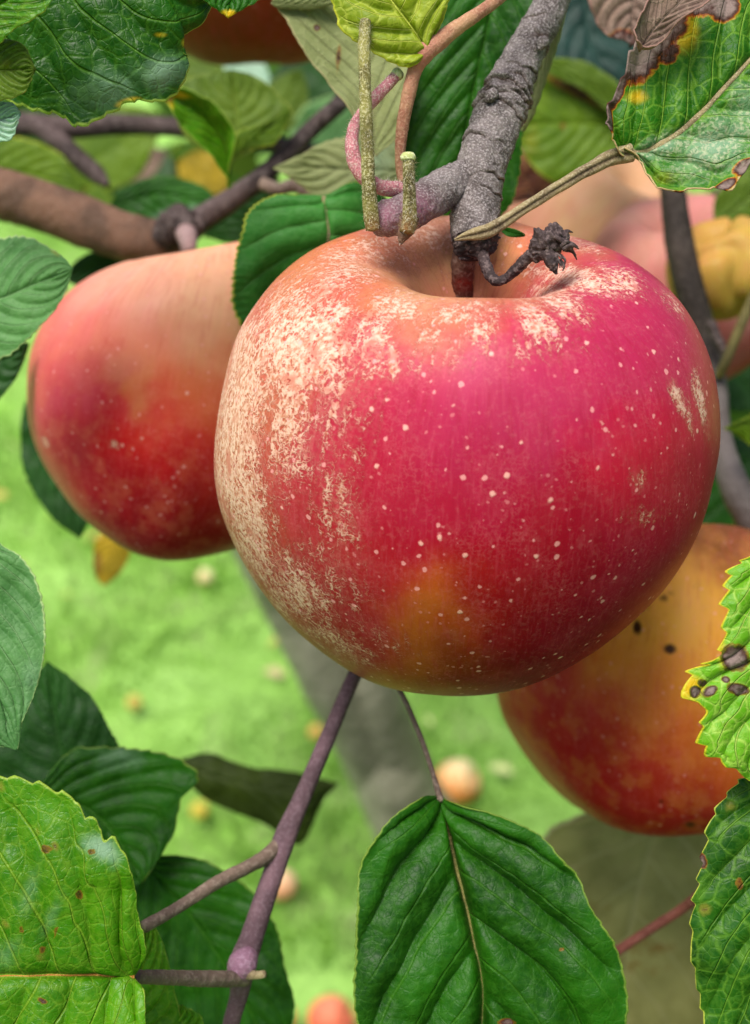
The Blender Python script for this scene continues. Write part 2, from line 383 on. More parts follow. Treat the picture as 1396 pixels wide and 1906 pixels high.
    t.put(t.bsdf, 'Subsurface Weight', .06); t.put(t.bsdf, 'Subsurface Radius', (1.0, .35, .2)); t.put(t.bsdf, 'Subsurface Scale', .003)
    return t.m
def apple(label, mat, ctr, rpx, outline=None, tilt=(0, 0), paint=(), blobs=(), sq=1.0, n=(260, 240), lump=.012, seed=0, back='b0402c', sig=85,
          group='apples hanging in the tree', stem=None, wrinkle=0.0, name='apple', albedo=.80):
    cx, cy, d = ctr; C = P(cx, cy, d); Rr = rpx * d / F
    nt, na = n; pr = spline(np.array(PROF), nt); pr[0, 0] = pr[-1, 0] = 0
    an = np.linspace(0, 2 * np.pi, na, endpoint=False) + math.pi / 2
    rr = pr[:, 0][:, None] * (1 + .014 * np.cos(5 * an + seed)[None] * np.clip(np.abs(pr[:, 1])[:, None], 0, 1) + .008 * np.cos(2 * an + 1 + seed)[None])
    zz = pr[:, 1][:, None] * sq * (1 + .012 * np.cos(5 * an + seed + .7)[None]) + 0 * rr
    V = np.stack([rr * np.cos(an), rr * np.sin(an), zz], -1).reshape(-1, 3)
    # tilt: (lean to the right, lean toward the viewer) in degrees
    a, b = R(tilt[0]), R(tilt[1])
    V = V @ np.array([[math.cos(a), 0, -math.sin(a)], [0, 1, 0], [math.sin(a), 0, math.cos(a)]])
    V = V @ np.array([[1, 0, 0], [0, math.cos(b), math.sin(b)], [0, -math.sin(b), math.cos(b)]])
    V = V * Rr
    V += V / (np.linalg.norm(V, axis=1)[:, None] + 1e-9) * (Rr * lump * fbm(V, 1.1 / Rr, 2, seed + 2.2))[:, None]
    if wrinkle:
        w = np.abs(fbm(V * np.array([.7, 1, .9]), .75 / Rr, 1, seed + 9)); V *= (1 - wrinkle * np.exp(-(w / .10) ** 2))[:, None]
    V = V + C
    if outline is not None:
        ol = np.array(outline, float) - (cx, cy); phi = np.arctan2(ol[:, 1], ol[:, 0]); o_ = np.argsort(phi)
        ph = phi[o_]; rad = np.hypot(*ol.T)[o_]; ph = np.concatenate([ph - 2 * np.pi, ph, ph + 2 * np.pi]); rad = np.tile(rad, 3)
        nb = 180; bc = np.linspace(-np.pi, np.pi, nb, endpoint=False); tar = np.interp(bc, ph, rad)
        tar = sum(np.roll(tar, k) for k in (-1, 0, 1)) / 3
        for it in range(4):
            q = PX(V)[:, :2] - (cx, cy); r_ = np.hypot(*q.T); f_ = np.arctan2(q[:, 1], q[:, 0])
            bi = np.round((f_ + np.pi) / (2 * np.pi) * nb).astype(int) % nb
            cur = np.zeros(nb); np.maximum.at(cur, bi, r_)
            cur = np.maximum(cur, np.maximum(np.roll(cur, 1), np.roll(cur, -1)) * .985)
            sc = tar / cur; sc = sum(np.roll(sc, k) for k in (-2, -1, 0, 1, 2)) / 5
            fi = (f_ + np.pi) / (2 * np.pi) * nb; i0 = np.floor(fi).astype(int); w = fi - i0
            s = sc[i0 % nb] * (1 - w) + sc[(i0 + 1) % nb] * w; c_ = cur[i0 % nb] * (1 - w) + cur[(i0 + 1) % nb] * w
            s = 1 + (s - 1) * np.clip(r_ / c_, 0, 1) ** 1.4
            off = V - C; al = (off @ FWDn)[:, None] * FWDn; V = C + al + (off - al) * s[:, None]
    pix = PX(V)
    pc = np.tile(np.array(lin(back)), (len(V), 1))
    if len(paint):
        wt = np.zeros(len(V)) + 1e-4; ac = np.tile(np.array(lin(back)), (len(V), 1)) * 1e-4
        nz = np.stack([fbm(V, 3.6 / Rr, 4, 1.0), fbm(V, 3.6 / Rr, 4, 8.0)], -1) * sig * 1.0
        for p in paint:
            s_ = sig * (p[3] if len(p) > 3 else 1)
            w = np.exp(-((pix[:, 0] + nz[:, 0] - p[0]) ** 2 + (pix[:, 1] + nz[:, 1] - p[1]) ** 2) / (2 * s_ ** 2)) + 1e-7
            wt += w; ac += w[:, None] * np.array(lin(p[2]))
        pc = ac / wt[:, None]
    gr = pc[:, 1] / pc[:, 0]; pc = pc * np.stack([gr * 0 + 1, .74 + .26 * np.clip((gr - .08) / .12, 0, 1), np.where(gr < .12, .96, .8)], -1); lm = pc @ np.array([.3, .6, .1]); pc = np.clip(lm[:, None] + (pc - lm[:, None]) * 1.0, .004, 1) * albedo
    U, T = np.meshgrid((np.arange(na) / na), np.linspace(0, 1, nt), indexing='xy')
    uv = np.stack([U, T], -1).reshape(-1, 2)
    # close the seam in uv with the cyclic mapping cos/sin in the material: duplicate the first column
    Vg = V.reshape(nt, na, 3); Vg = np.concatenate([Vg, Vg[:, :1]], 1).reshape(-1, 3)
    def dupc(x): x = x.reshape(nt, na, -1); return np.concatenate([x, x[:, :1]], 1).reshape(nt * (na + 1), -1)
    uvg = dupc(uv); uvg.reshape(nt, na + 1, 2)[:, -1, 0] = 1.0
    root = thing(name, label, 'apple', C, group)
    bm = blob_mask(pix, blobs)
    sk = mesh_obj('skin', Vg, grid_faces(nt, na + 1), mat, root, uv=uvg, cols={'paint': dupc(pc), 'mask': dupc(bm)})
    return root, sk

M = {}
M['apple_main'] = apple_mat('crimson apple skin', '8a0a20', bloom=0, streak=.4)
M['apple_left'] = apple_mat('blushed apple skin', 'b83c34', mottc='d07858', streak=.35, mott=.6, dots=.75, bloom=.05, sc=1.15)
M['apple_right'] = apple_mat('orange apple skin', 'a83020', streak=.45, mott=.5, mottc='e09848', dots=.55, sc=1.15)
M['apple_far'] = apple_mat('pale apple skin', 'b03038', streak=.5, dots=.4, rough=.4)
M['bark'] = bark_mat('grey lilac bark', '807674', '504745', 'ccc3c2', tint='a86c82', amt=.6, bump=.0004, speck=0, sc=3200)
M['bark_brown'] = bark_mat('brown branch bark', '705240', '4f3a2c', '8d7b70', amt=.2, sc=1400, bump=.0004)
M['bark_dark'] = bark_mat('dark twig bark', '4a3c3a', '2a201e', '7d6f6c', amt=.35, sc=600)
M['bark_purple'] = bark_mat('purple twig bark', '6a5058', '4e3a40', '8a7680', amt=.25, sc=1500)
M['stemM'] = bark_mat('brown apple stem', '6b4c3c', '43291f', '94796a', tint='7a2418', amt=.5)
M['fuzz_green'] = bark_mat('downy green stalk', '8f8a4a', '5c5426', 'd9d2a8', tint='7a4a2a', amt=.65, sc=3000)
M['fuzz_pink'] = bark_mat('downy pink stalk', 'c47c84', 'a05c68', 'ead2cc', tint='7a3450', amt=.6, sc=3000)
M['petiole'] = bark_mat('dry tan petiole', '9c8c64', '75654a', 'd2c6a4', tint='5a4a34', amt=.5, sc=3200)
M['petiole_grey'] = bark_mat('grey brown petiole', '766457', '55463e', '9a8a7c', amt=.4, sc=900)
M['hair'] = NT('pale down').fin(lin('cfc8b8'), .7)
M['flower'] = bark_mat('withered flower brown', '3d3030', '1d1414', '7d6c69', amt=.5, sc=1200)

A1 = [(398,860),(401,810),(412,738),(427,666),(439,627),(459,591),(484,555),(516,516),(552,484),(595,456),(631,441),(677,426),(740,410),(810,402),(845,401),(900,404),
      (957,412),(1003,427),(1075,441),(1146,466),(1204,502),(1247,538),(1283,584),(1308,631),(1326,677),(1338,738),(1342,792),(1339,850),(1329,893),(1318,943),(1300,993),
      (1283,1029),(1261,1065),(1232,1104),(1200,1137),(1164,1169),(1118,1205),(1075,1233),(1014,1265),(957,1285),(896,1294),(870,1296),(810,1294),(738,1285),(684,1267),
      (631,1237),(588,1205),(541,1165),(498,1115),(459,1058),(434,1011),(412,957),(401,904)]
# skin colour samples (paler pink upper centre holds bloom and painted-in highlight): x, y, sRGB, [spread]
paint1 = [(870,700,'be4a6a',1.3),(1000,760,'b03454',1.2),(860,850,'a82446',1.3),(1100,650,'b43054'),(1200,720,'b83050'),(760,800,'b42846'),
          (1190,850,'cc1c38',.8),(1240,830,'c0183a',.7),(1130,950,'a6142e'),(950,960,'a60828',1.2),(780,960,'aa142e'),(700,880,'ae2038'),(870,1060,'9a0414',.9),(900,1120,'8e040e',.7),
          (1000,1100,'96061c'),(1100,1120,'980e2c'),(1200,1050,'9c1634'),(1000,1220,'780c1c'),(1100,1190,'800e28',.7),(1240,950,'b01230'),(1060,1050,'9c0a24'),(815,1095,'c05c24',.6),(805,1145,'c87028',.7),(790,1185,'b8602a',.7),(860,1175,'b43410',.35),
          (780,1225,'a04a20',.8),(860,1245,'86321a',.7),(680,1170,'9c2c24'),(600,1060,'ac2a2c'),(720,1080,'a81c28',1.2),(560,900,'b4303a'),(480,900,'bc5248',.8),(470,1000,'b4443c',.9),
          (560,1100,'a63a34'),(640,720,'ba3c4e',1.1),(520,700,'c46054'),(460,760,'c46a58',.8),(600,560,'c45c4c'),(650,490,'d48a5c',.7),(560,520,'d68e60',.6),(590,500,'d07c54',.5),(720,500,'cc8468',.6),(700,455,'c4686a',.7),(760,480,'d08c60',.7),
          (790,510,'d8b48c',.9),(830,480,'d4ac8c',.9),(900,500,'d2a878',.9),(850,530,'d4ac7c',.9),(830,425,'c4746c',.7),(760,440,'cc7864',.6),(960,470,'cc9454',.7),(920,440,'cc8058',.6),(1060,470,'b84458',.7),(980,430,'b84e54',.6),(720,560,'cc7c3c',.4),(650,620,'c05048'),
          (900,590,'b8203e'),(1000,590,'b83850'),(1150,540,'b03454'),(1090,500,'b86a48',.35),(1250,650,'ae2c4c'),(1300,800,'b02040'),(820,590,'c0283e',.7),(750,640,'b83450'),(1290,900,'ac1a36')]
blobs1 = [(560,640,140,130,0,-40,.95),(440,760,65,290,0,5,1.0),(455,950,60,190,0,-12,.85),(530,800,65,140,0,0,.7),(600,760,120,200,0,0,.46),(600,1080,120,120,0,40,.46),(540,1090,120,70,0,42,.72),(620,1190,110,44,0,35,.6),(500,1130,60,60,0,40,.7),(640,500,150,60,0,-25,.68),(690,630,60,80,0,0,.72),
          (800,430,150,50,0,0,.68),(950,430,80,30,0,10,.5),(740,490,70,40,0,0,.42),(880,500,120,40,0,0,.38),(860,580,110,30,0,0,.62),(740,570,80,36,0,10,.70),(1000,600,50,75,0,-35,.72),(1080,520,120,26,0,14,.9),(1150,520,60,30,0,25,.75),
          (1060,450,80,20,0,15,.7),(900,620,50,60,0,0,.55),(1040,560,70,40,0,30,.75),(1262,740,13,50,0,-22,.75),(1282,775,10,40,0,-10,.6),(1304,750,11,70,0,-12,.75),(1190,890,22,30,0,0,.45),(1200,960,60,30,0,0,.35),
          (800,650,160,50,0,0,.45),(1000,650,140,40,0,0,.38),(700,1180,140,40,0,28,.35),(620,930,60,170,0,-15,.48),(680,460,90,35,0,-20,.62),(1250,560,60,22,0,48,.45),(730,660,14,50,0,-8,.9)]
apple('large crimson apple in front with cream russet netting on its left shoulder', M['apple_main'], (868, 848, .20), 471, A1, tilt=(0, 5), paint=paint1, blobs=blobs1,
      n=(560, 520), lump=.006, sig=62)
A2 = [(50,737),(52,681),(63,636),(82,595),(108,562),(142,530),(179,508),(231,487),(283,478),(335,470),(391,459),(439,447),(490,436),(560,448),(610,500),(642,580),(655,700),(640,820),(590,920),
      (520,990),(436,1023),(395,1033),(335,1044),(290,1042),(238,1025),(186,990),(142,953),(112,912),(82,867),(63,826),(52,778)]
paint2 = [(340,540,'eeb098',1.3),(200,560,'dc908c'),(280,520,'e8a898'),(400,610,'e0a07c',1.0),(310,600,'d88a74',.7),(380,560,'eab49c',.8),(130,620,'cc6468'),(230,650,'d07a6c',.8),(300,660,'d07860'),(100,700,'c4505c'),(180,720,'c03a40',.8),(190,770,'c0141c',.7),
          (250,790,'cc2014',.9),(180,830,'b01222'),(90,820,'b02c40'),(300,760,'c8402c'),(370,720,'cc6c48'),(420,760,'c45a3c'),(330,860,'ac141a'),(220,900,'a40c1c'),(150,900,'a41026'),(390,850,'b02a1c'),
          (330,950,'900c14'),(400,960,'901a12'),(250,980,'8a0a18'),(420,900,'a0241a'),(232,735,'d8905c',.35),(262,705,'d88c60',.45)]
apple('red and peach apple on the left, partly behind the large crimson one', M['apple_left'], (352, 745, .265), 303, A2, tilt=(12, -22), paint=paint2, albedo=.92,
      blobs=[(300,900,60,30,0,0,.25),(84,822,7,12,0,-20,.9),(212,828,16,10,0,0,.6)], lump=.012, seed=3, sig=48)
A3 = [(925,1295),(935,1334),(953,1369),(982,1412),(1017,1455),(1060,1494),(1099,1518),(1142,1540),(1184,1552),(1237,1557),(1291,1554),(1370,1540),(1460,1490),(1540,1400),(1575,1290),(1570,1180),
      (1530,1075),(1450,1005),(1350,975),(1240,985),(1100,1040),(980,1120),(925,1210)]
paint3 = [(1260,1080,'e0a450',1.2),(1320,1150,'e4b438'),(1240,1140,'e09c40'),(1180,1200,'da9034'),(1260,1240,'d68028',1.2),(1100,1250,'c04830'),(1000,1310,'b01c26'),(980,1360,'a82426'),(1060,1400,'a81420'),
          (1150,1350,'bc442c'),(1250,1340,'c46430'),(1200,1440,'a82018'),(1270,1500,'9c2014'),(1320,1400,'c05c24'),(1330,1300,'cc8434'),(1150,1500,'981216'),(1380,1150,'d08044'),(1380,1000,'5a2c1a'),(1340,995,'5a2c1a'),(1300,1015,'8a5432'),(1380,1060,'a86038')]
apple('orange and red apple at lower right with black sooty specks', M['apple_right'], (1250, 1265, .27), 325, A3, tilt=(6, -32), albedo=.9, paint=paint3,
      blobs=[(1150,1110,45,70,1,0,1),(1210,1090,90,60,1,0,1),(1247,1208,13,11,2,0,1),(1186,1168,9,16,2,0,1),(1280,1130,60,40,1,0,.5),(1232,1492,6,5,2,0,.8),(1285,1535,14,8,2,0,.7)], lump=.012, seed=5, sig=55)
apple('blurred tan apple behind the twig at upper right', M['apple_far'], (1105, 480, .42), 205, None, tilt=(25, 10), sq=.95, sig=60,
      paint=[(1050,330,'cfa08c'),(1130,320,'cfa284'),(1110,380,'d8b888'),(1000,400,'bc8478'),(1200,380,'c09880')], seed=7, n=(90, 100))
apple('blurred pink apple behind the dark branch at upper right', M['apple_far'], (1265, 545, .37), 180, None, tilt=(-10, 5), sq=.95, sig=60,
      paint=[(1180,440,'c4a090'),(1240,430,'c08a84'),(1150,500,'b05c68'),(1310,410,'c08088'),(1220,500,'b06068')], seed=8, n=(90, 100))
apple('shrivelled mustard yellow apple at the right edge', M['apple_far'], (1345, 500, .31), 104, None, tilt=(-20, 0), sq=.85, sig=60,
      paint=[(1290,450,'b08248'),(1340,440,'b89a50'),(1300,540,'b08a38'),(1380,500,'b8a048')], back='a88440', seed=9, wrinkle=.16, n=(120, 130))
apple('shaded russet brown apple behind the leaves at top left', M['apple_far'], (470, -165, .34), 275, None, tilt=(0, 0), sq=1, sig=120,
      paint=[(400,60,'7a4210'),(500,40,'a03c18'),(440,90,'603010'),(540,80,'903c14')], back='7a3812', seed=10, n=(90, 100))
# ------------------------------------------------------------------ wood and stalks
# main fruiting spur
tw = thing('fruiting_twig', 'knobbly grey lilac twig with bark rings that carries the large crimson apple', 'twig', P(880, 440, .19))
def wr(t, a):                   # growth rings: flaky collars with dark cracks below them
    s = 1 + .035 * np.sin(a * 3 + t * 9); dk = 0 * t + 0 * a
    for c, w, h, g in ((.435, .010, .08, 1), (.462, .009, .12, 2), (.482, .007, .09, 5), (.500, .009, .12, 3), (.520, .008, .09, 4), (.540, .010, .13, 1.5), (.565, .007, .07, 2.6), (.40, .006, .07, 3), (.27, .008, .09, 1), (.22, .006, .06, 4), (.665, .006, .08, 2), (.78, .008, .06, 3), (.83, .006, .05, 1)):
        x = (t - c - .012 * np.sin(a * 1 + g * 5) - .006 * np.sin(a * 4 + c * 90) - .003 * np.sin(a * 9 + g)) / w
        gate = np.clip(.75 + .9 * np.sin(a * 1.5 + g * 3.1) + .4 * np.sin(a * 5 + g), 0, 1)
        s = s + h * gate * np.where(x < 0, np.exp(-x * x * .35), np.exp(-x * x * 9)); s = s - .07 * gate * np.exp(-((x - .8) / .4) ** 2)
        dk = np.maximum(dk, gate * np.exp(-((x - .75) / .38) ** 2))
    return s, dk
def groove(t, a):
    g = np.exp(-((np.mod(a - GA + np.pi, 2 * np.pi) - np.pi) / .38) ** 2)
    return 1 - .38 * g + .05 * np.sin(t * 40 + a), g * .9 + 0 * t
GA = 0.0
tube('stem_wood', [(1050,-60,.20,30),(1020,20,.199,33),(985,85,.197,35),(958,140,.195,39),(935,195,.193,46),(915,250,.191,47),(895,310,.189,46),(888,365,.188,45),(885,415,.187,46),(882,455,.187,40)],
     M['bark'], tw, n=96, seg=420, rough=.035, rscale=600, fn=wr, blobs=[(884,470,50,22,1,0,.9),(906,158,6,22,1,-30,.9),(1010,66,20,5,1,0,.9)])
tube('side_spur', [(880,335,.189,40),(840,345,.187,38),(800,368,.184,37),(750,398,.181,36),(715,408,.179,33),(697,405,.178,22)], M['bark'], tw, n=64, seg=160, rough=.05, rscale=420,
     blobs=[(775,390,38,30,0,0,.95),(715,405,40,34,0,0,.9)])
def bud(name, x, y, d, r, ang, mat, parent):
    tube(name, [(x, y, d, r), (x + r * 1.1 * math.cos(ang), y + r * 1.1 * math.sin(ang), d - .0005, r * .95), (x + r * 2 * math.cos(ang), y + r * 2 * math.sin(ang), d - .0008, r * .25)], mat, parent, n=24, seg=30, rough=.12, rscale=700)
bud('bud', 920, 172, .1885, 11, 2.3, M['bark'], tw); bud('bud', 1012, 74, .1935, 10, 2.0, M['bark'], tw)
tube('cut_end', [(884,435,.183,40),(886,455,.183,40),(888,474,.184,28)], M['flower'], tw, n=48, seg=40, rough=.14, rscale=600)
tube('apple_stem', [(868,452,.189,21),(862,490,.190,22),(861,520,.191,20),(863,560,.193,20),(864,600,.195,20)], M['stemM'], tw, n=48, seg=120, rough=.05, rscale=500, blobs=[(862,528,26,16,0,0,1)])
# withered flower stub
fl = thing('withered_flower', 'dark shrivelled flower remnant on a hooked stalk above the large crimson apple', 'flower', P(905, 470, .182))
FP = [(895,462,.182,11),(903,490,.179,11),(912,512,.177,10),(925,523,.176,9),(942,518,.176,9),(962,500,.175,10),(985,478,.174,12),(1005,465,.173,15)]
tube('stalk', FP, M['flower'], fl, n=24, seg=110, rough=.14, rscale=700)
rs = np.random.RandomState(5)
tube('calyx', [(990,478,.173,13),(1008,462,.172,24),(1028,450,.172,27),(1045,446,.172,24),(1058,448,.172,10)], M['flower'], fl, n=48, seg=70, rough=.28, rscale=520)
for i in range(13):
    a = rs.uniform(-.9, 1.0); L_ = rs.uniform(16, 34); x0, y0 = 1040 + rs.uniform(-8, 10), 450 + rs.uniform(-12, 16); dd = .171 + rs.uniform(-.0015, .0015)
    tube('sepal', [(x0, y0, dd, 5), (x0 + L_ * .6 * math.cos(a), y0 + L_ * .6 * math.sin(a), dd - .0004, 3.5), (x0 + L_ * math.cos(a + .3), y0 + L_ * math.sin(a + .4), dd, 1)], M['flower'], fl, n=8, seg=14, rough=.2, rscale=900)
tube('sepal', [(1018,470,.171,13),(1028,492,.170,11),(1036,510,.170,4)], M['flower'], fl, n=20, seg=30, rough=.3, rscale=600)
for i in range(9):
    a = rs.uniform(.3, 1.6); L_ = rs.uniform(14, 26); x0, y0 = 1030 + rs.uniform(-8, 14), 475 + rs.uniform(-6, 10)
    tube('sepal', [(x0, y0, .1705, 3.5), (x0 + L_ * .6 * math.cos(a), y0 + L_ * .6 * math.sin(a), .170, 2.5), (x0 + L_ * math.cos(a + .4), y0 + L_ * math.sin(a + .4), .170, 1)], M['flower'], fl, n=8, seg=12)
# downy stalks on the side spur
def stalk(label, path, mat, hair=0, cut=None, blobs=(), name='leaf_stalk', fn=None, group='downy stalks on the side spur'):
    path = [(a_, b_, c_, d_ * .86) for a_, b_, c_, d_ in path]; r_ = thing(name, label, 'stalk', P(*path[0][:3]), group)
    tube('stalk', path, mat, r_, n=40, seg=200, rough=.05, rscale=500, blobs=blobs, fn=fn)
    if cut: tube('cut_tip', cut, M['cut'], r_, n=20, seg=12, rough=.08)
    if hair: hairs('down', path, M['hair'], r_, hair, .0006, .00003)
    return r_
M['cut'] = bark_mat('fresh pale cut', 'cdd69a', 'a9b070', 'eef0cf', amt=.5)
stalk('tall upright green and brown stalk rising from the spur end in front', [(694,428,.1765,16),(690,395,.176,17),(686,340,.175,15),(684,280,.175,14),(681,220,.175,14),(679,150,.176,13),(678,85,.177,13),(680,40,.178,12)],
      M['fuzz_green'], 1200, blobs=[(682,250,12,26,1,0,.6),(695,425,20,20,0,0,.9)])
stalk('short upright stalk with a pale cut tip on the spur', [(757,432,.174,17),(762,412,.174,17),(762,370,.1735,14),(761,320,.173,13),(760,296,.173,13)], M['fuzz_green'], 1100,
      cut=[(760,298,.1728,13),(760,291,.1728,14),(760,285,.1728,10)], blobs=[(758,430,20,30,0,0,1),(765,370,6,60,1,0,.6)])
stalk('short brown bud below the spur over the large crimson apple', [(762,405,.176,22),(757,425,.1755,18),(750,440,.175,12),(745,454,.175,4)], M['stemM'], 120, name='spur_bud')
stalk('curved pink downy shoot looping behind the upright stalk', [(745,352,.182,16),(715,350,.180,17),(688,338,.179,17),(665,310,.179,17),(655,275,.179,15),(660,235,.180,13),(680,205,.181,13),(705,175,.182,13),(738,140,.183,12)],
      M['fuzz_pink'], 1400, cut=[(737,142,.183,12),(742,136,.183,12),(746,132,.183,8)])
# petiole with side arm that carries the yellow green leaf at the top
pf = thing('leaf_stalk', 'slender pink tan stalk forking under the yellow green top leaf', 'stalk', P(748, 335, .186))
tube('stalk', [(752,338,.186,9),(746,320,.186,9),(745,280,.185,10),(750,230,.184,12),(760,180,.183,13),(772,130,.182,14),(790,98,.181,19),(815,78,.181,17),(850,52,.181,14),(890,25,.182,12),(935,-8,.184,11),(990,-60,.187,10)],
     M['fuzz_pink2'] if 'fuzz_pink2' in M else bark_mat('pink tan stalk skin', 'b58a68', '94604c', 'd9b398', tint='b87068', amt=.4, sc=3000), pf, n=32, seg=220, rough=.04, rscale=500, blobs=[(790,110,40,60,0,0,.9)])
tube('side_arm', [(792,95,.181,10),(800,60,.181,7),(815,20,.181,6),(840,-30,.181,6)], M['petiole'], pf, n=20, seg=60)

# big branches
def branch(label, path, mat, name='branch', extra=(), seg=160, rough=.03, rs_=200, fn=None, blobs=()):
    r_ = thing(name, label, 'branch', P(*path[0][:3]))
    tube('wood', path, mat, r_, n=48, seg=seg, rough=rough, rscale=rs_, fn=fn, blobs=blobs)
    for nm, p_, m_, rg in extra: tube(nm, p_, m_, r_, n=36, seg=90, rough=rg, rscale=350)
    return r_
branch('thick smooth brown branch entering at the left above the peach apple', [(-160,330,.30,50),(-40,352,.30,48),(60,378,.30,47),(150,410,.30,47),(230,440,.30,45),(300,452,.302,44),(350,445,.305,38)], M['bark_brown'],
       extra=[('knob', [(300,450,.296,22),(330,420,.294,34),(352,418,.294,30),(372,415,.296,18)], M['bark_dark'], .16),
              ('spur', [(345,425,.293,22),(350,450,.288,17),(352,470,.287,14)], bark_mat('pinkish spur bark', '8d7270', '6b5453', 'b3a09f'), .06),
              ('side_branch', [(335,440,.300,28),(375,408,.297,24),(430,372,.295,21),(480,335,.295,19),(530,290,.297,17),(580,240,.30,16),(630,195,.30,16),(690,130,.31,15)], M['bark_dark'], .03),
              ('twiglet', [(488,342,.292,12),(520,352,.290,12),(548,345,.290,14),(570,352,.289,16),(590,375,.288,10),(605,398,.287,5)], M['petiole_grey'], .06)])
branch('dark blurred branch crossing behind the leaves at upper left', [(-60,250,.36,22),(30,232,.36,22),(110,238,.36,22),(200,232,.36,20),(280,234,.36,18),(360,240,.36,18),(480,262,.38,16),(600,285,.40,14)], M['bark_dark'],
       extra=[('fork', [(70,235,.357,20),(110,262,.355,19),(150,300,.353,18),(180,325,.352,17),(200,345,.35,6)], M['bark_dark'], .05)])
branch('dark upright branch behind the large crimson apple on the right', [(1245,300,.30,22),(1255,380,.30,24),(1268,470,.30,27),(1290,560,.30,27),(1315,640,.30,24),(1335,720,.295,18),(1343,800,.29,17),(1352,860,.285,24),(1375,920,.28,30),(1420,1000,.28,30)],
       bark_mat('charcoal branch bark', '3a302a', '241c18', '5d534c', tint='6c6462', amt=.3, sc=900), blobs=[(1352,860,60,110,0,0,1),(1390,950,70,60,0,0,1),(1343,740,30,50,0,0,.8)],
       extra=[('side_twig', [(1338,700,.292,9),(1352,670,.288,9),(1375,615,.285,9),(1400,560,.283,10),(1440,480,.28,10)], bark_mat('olive twig', '6c6238', '4a4226', '8f8558'), .04),
              ('knot', [(1322,600,.292,10),(1340,640,.290,9),(1346,660,.29,5)], M['bark_dark'], .1)])
branch('grey twig crossing the right edge above the shrivelled yellow apple', [(1340,350,.34,16),(1370,385,.34,18),(1400,425,.34,20),(1450,480,.34,20)], M['bark_purple'], name='twig')
branch('purple brown twig hanging below the large crimson apple with two side stalks', [(700,1180,.225,11),(668,1240,.222,13),(645,1290,.22,14),(605,1385,.217,15),(560,1490,.214,17),(530,1560,.212,21),(500,1650,.208,20),(470,1740,.204,22),(452,1795,.202,25),(445,1850,.203,18),(430,1906,.204,16),(415,1990,.206,16)],
       M['bark_purple'], name='hanging_twig', seg=260, rough=.025,
       extra=[('side_stalk', [(536,1540,.2128,9),(522,1566,.2118,14),(500,1590,.209,14),(468,1610,.206,13),(400,1645,.200,12),(330,1690,.195,11),(268,1725,.190,12)], M['petiole_grey'], .04),
              ('side_stalk', [(455,1822,.201,14),(400,1822,.194,15),(330,1820,.187,14),(250,1818,.178,13)], M['petiole_grey'], .04),
              ('stub', [(450,1812,.200,13),(475,1815,.198,8),(492,1814,.197,7)], M['petiole'], .08),
              ('node_swelling', [(470,1770,.2015,14),(452,1795,.2,28),(440,1822,.2015,16)], bark_mat('mauve node bark', '8a6478', '6a4c5c', 'a98da0'), .03)])
branch('thin rosy stalk crossing in front of the olive leaf at lower right', [(1120,1790,.255,9),(1150,1770,.252,9),(1210,1730,.248,9),(1265,1695,.244,9),(1300,1668,.24,10),(1350,1630,.236,10)], bark_mat('rosy stalk', '8a4c44', '6a3630', 'a87068'), name='leaf_stalk')

# leaning forked trunk of the tree, rooted in the lawn
def ground_d(py, z=0.0):         # depth where a pixel row meets height z
    v = FWDn + (H / 2 - py) / F * UPn; return (z - CAMn[2]) / v[2]
tr = thing('forked_tree_trunk', 'pale grey green forked trunk leaning across the lawn behind the apples', 'tree', P(1200, 2300, ground_d(2300)))
mt = bark_mat('weathered trunk bark', 'b0ae94', '90907a', 'c8c4ae', amt=.35, sc=90, bump=.002)
gd = ground_d(2300)
tube('trunk', [(1230,2420,gd+.02,230),(1160,2250,gd-.06,190),(1010,2000,1.16,150),(890,1750,1.02,112),(806,1590,.93,86),(745,1480,.89,76),(722,1420,.87,70),(700,1360,.85,50)], mt, tr, n=64, seg=200, rough=.02, rscale=30)
tube('limb', [(800,1610,.94,54),(722,1471,.89,56),(663,1353,.84,55),(634,1303,.82,55),(604,1249,.80,54),(532,1106,.76,53),(492,1031,.73,52),(400,850,.69,48),(280,620,.66,40),(200,480,.64,36)], mt, tr, n=48, seg=160, rough=.02, rscale=30)
tube('limb', [(790,1580,.94,64),(752,1475,.89,60),(740,1418,.87,58),(718,1364,.85,58),(694,1287,.82,52),(670,1200,.80,48),(640,1080,.78,44),(640,900,.76,38),(700,600,.74,34)], mt, tr, n=48, seg=160, rough=.02, rscale=30)
# ------------------------------------------------------------------ leaf materials (base, dark, vein)
M['lf_deep'] = leaf_mat('deep green leaf', '1f5a06', '0f3c03', '4a7f20', edge='6f8a34', edge_w=.02, N=7, k=.42, vein_a=.25, net_a=.08, trans=.18, bump=.0003)
M['lf_deep_r'] = leaf_mat('dark veined leaf', '1a5006', '0a3203', '6a982c', edge='a8b044', edge_w=.012, N=9, k=.35, vein_a=.45, net_a=.3, net_scale=260, trans=.15, spot='7d4a22', spot_t=.96, spot_scale=120, bump=.0004)
M['lf_bright'] = leaf_mat('bright green leaf', '468406', '2d6803', '94b236', edge='8ca83a', edge_w=.015, N=8, k=.4, vein_a=.35, net_a=.16, trans=.22, spot='8c7f80', spot_t=.94, spot_scale=140, rough=.33, bump=.0004)
M['lf_lime'] = leaf_mat('lime green leaf with yellow rim', '64a414', '46880c', 'b4d060', edge='c8bc28', edge_w=.035, N=11, k=.3, vein_a=.6, net_a=.42, net_scale=330, trans=.25, spot='8a7c80', spot_t=.95, spot_scale=160, rough=.4, bump=.0005)
M['lf_yellow'] = leaf_mat('yellow green leaf', '8fa014', '748a10', 'ced65c', edge='c8c840', edge_w=.05, N=7, k=.35, vein_a=.8, net_a=.35, net_scale=250, trans=.3, bump=.0004)
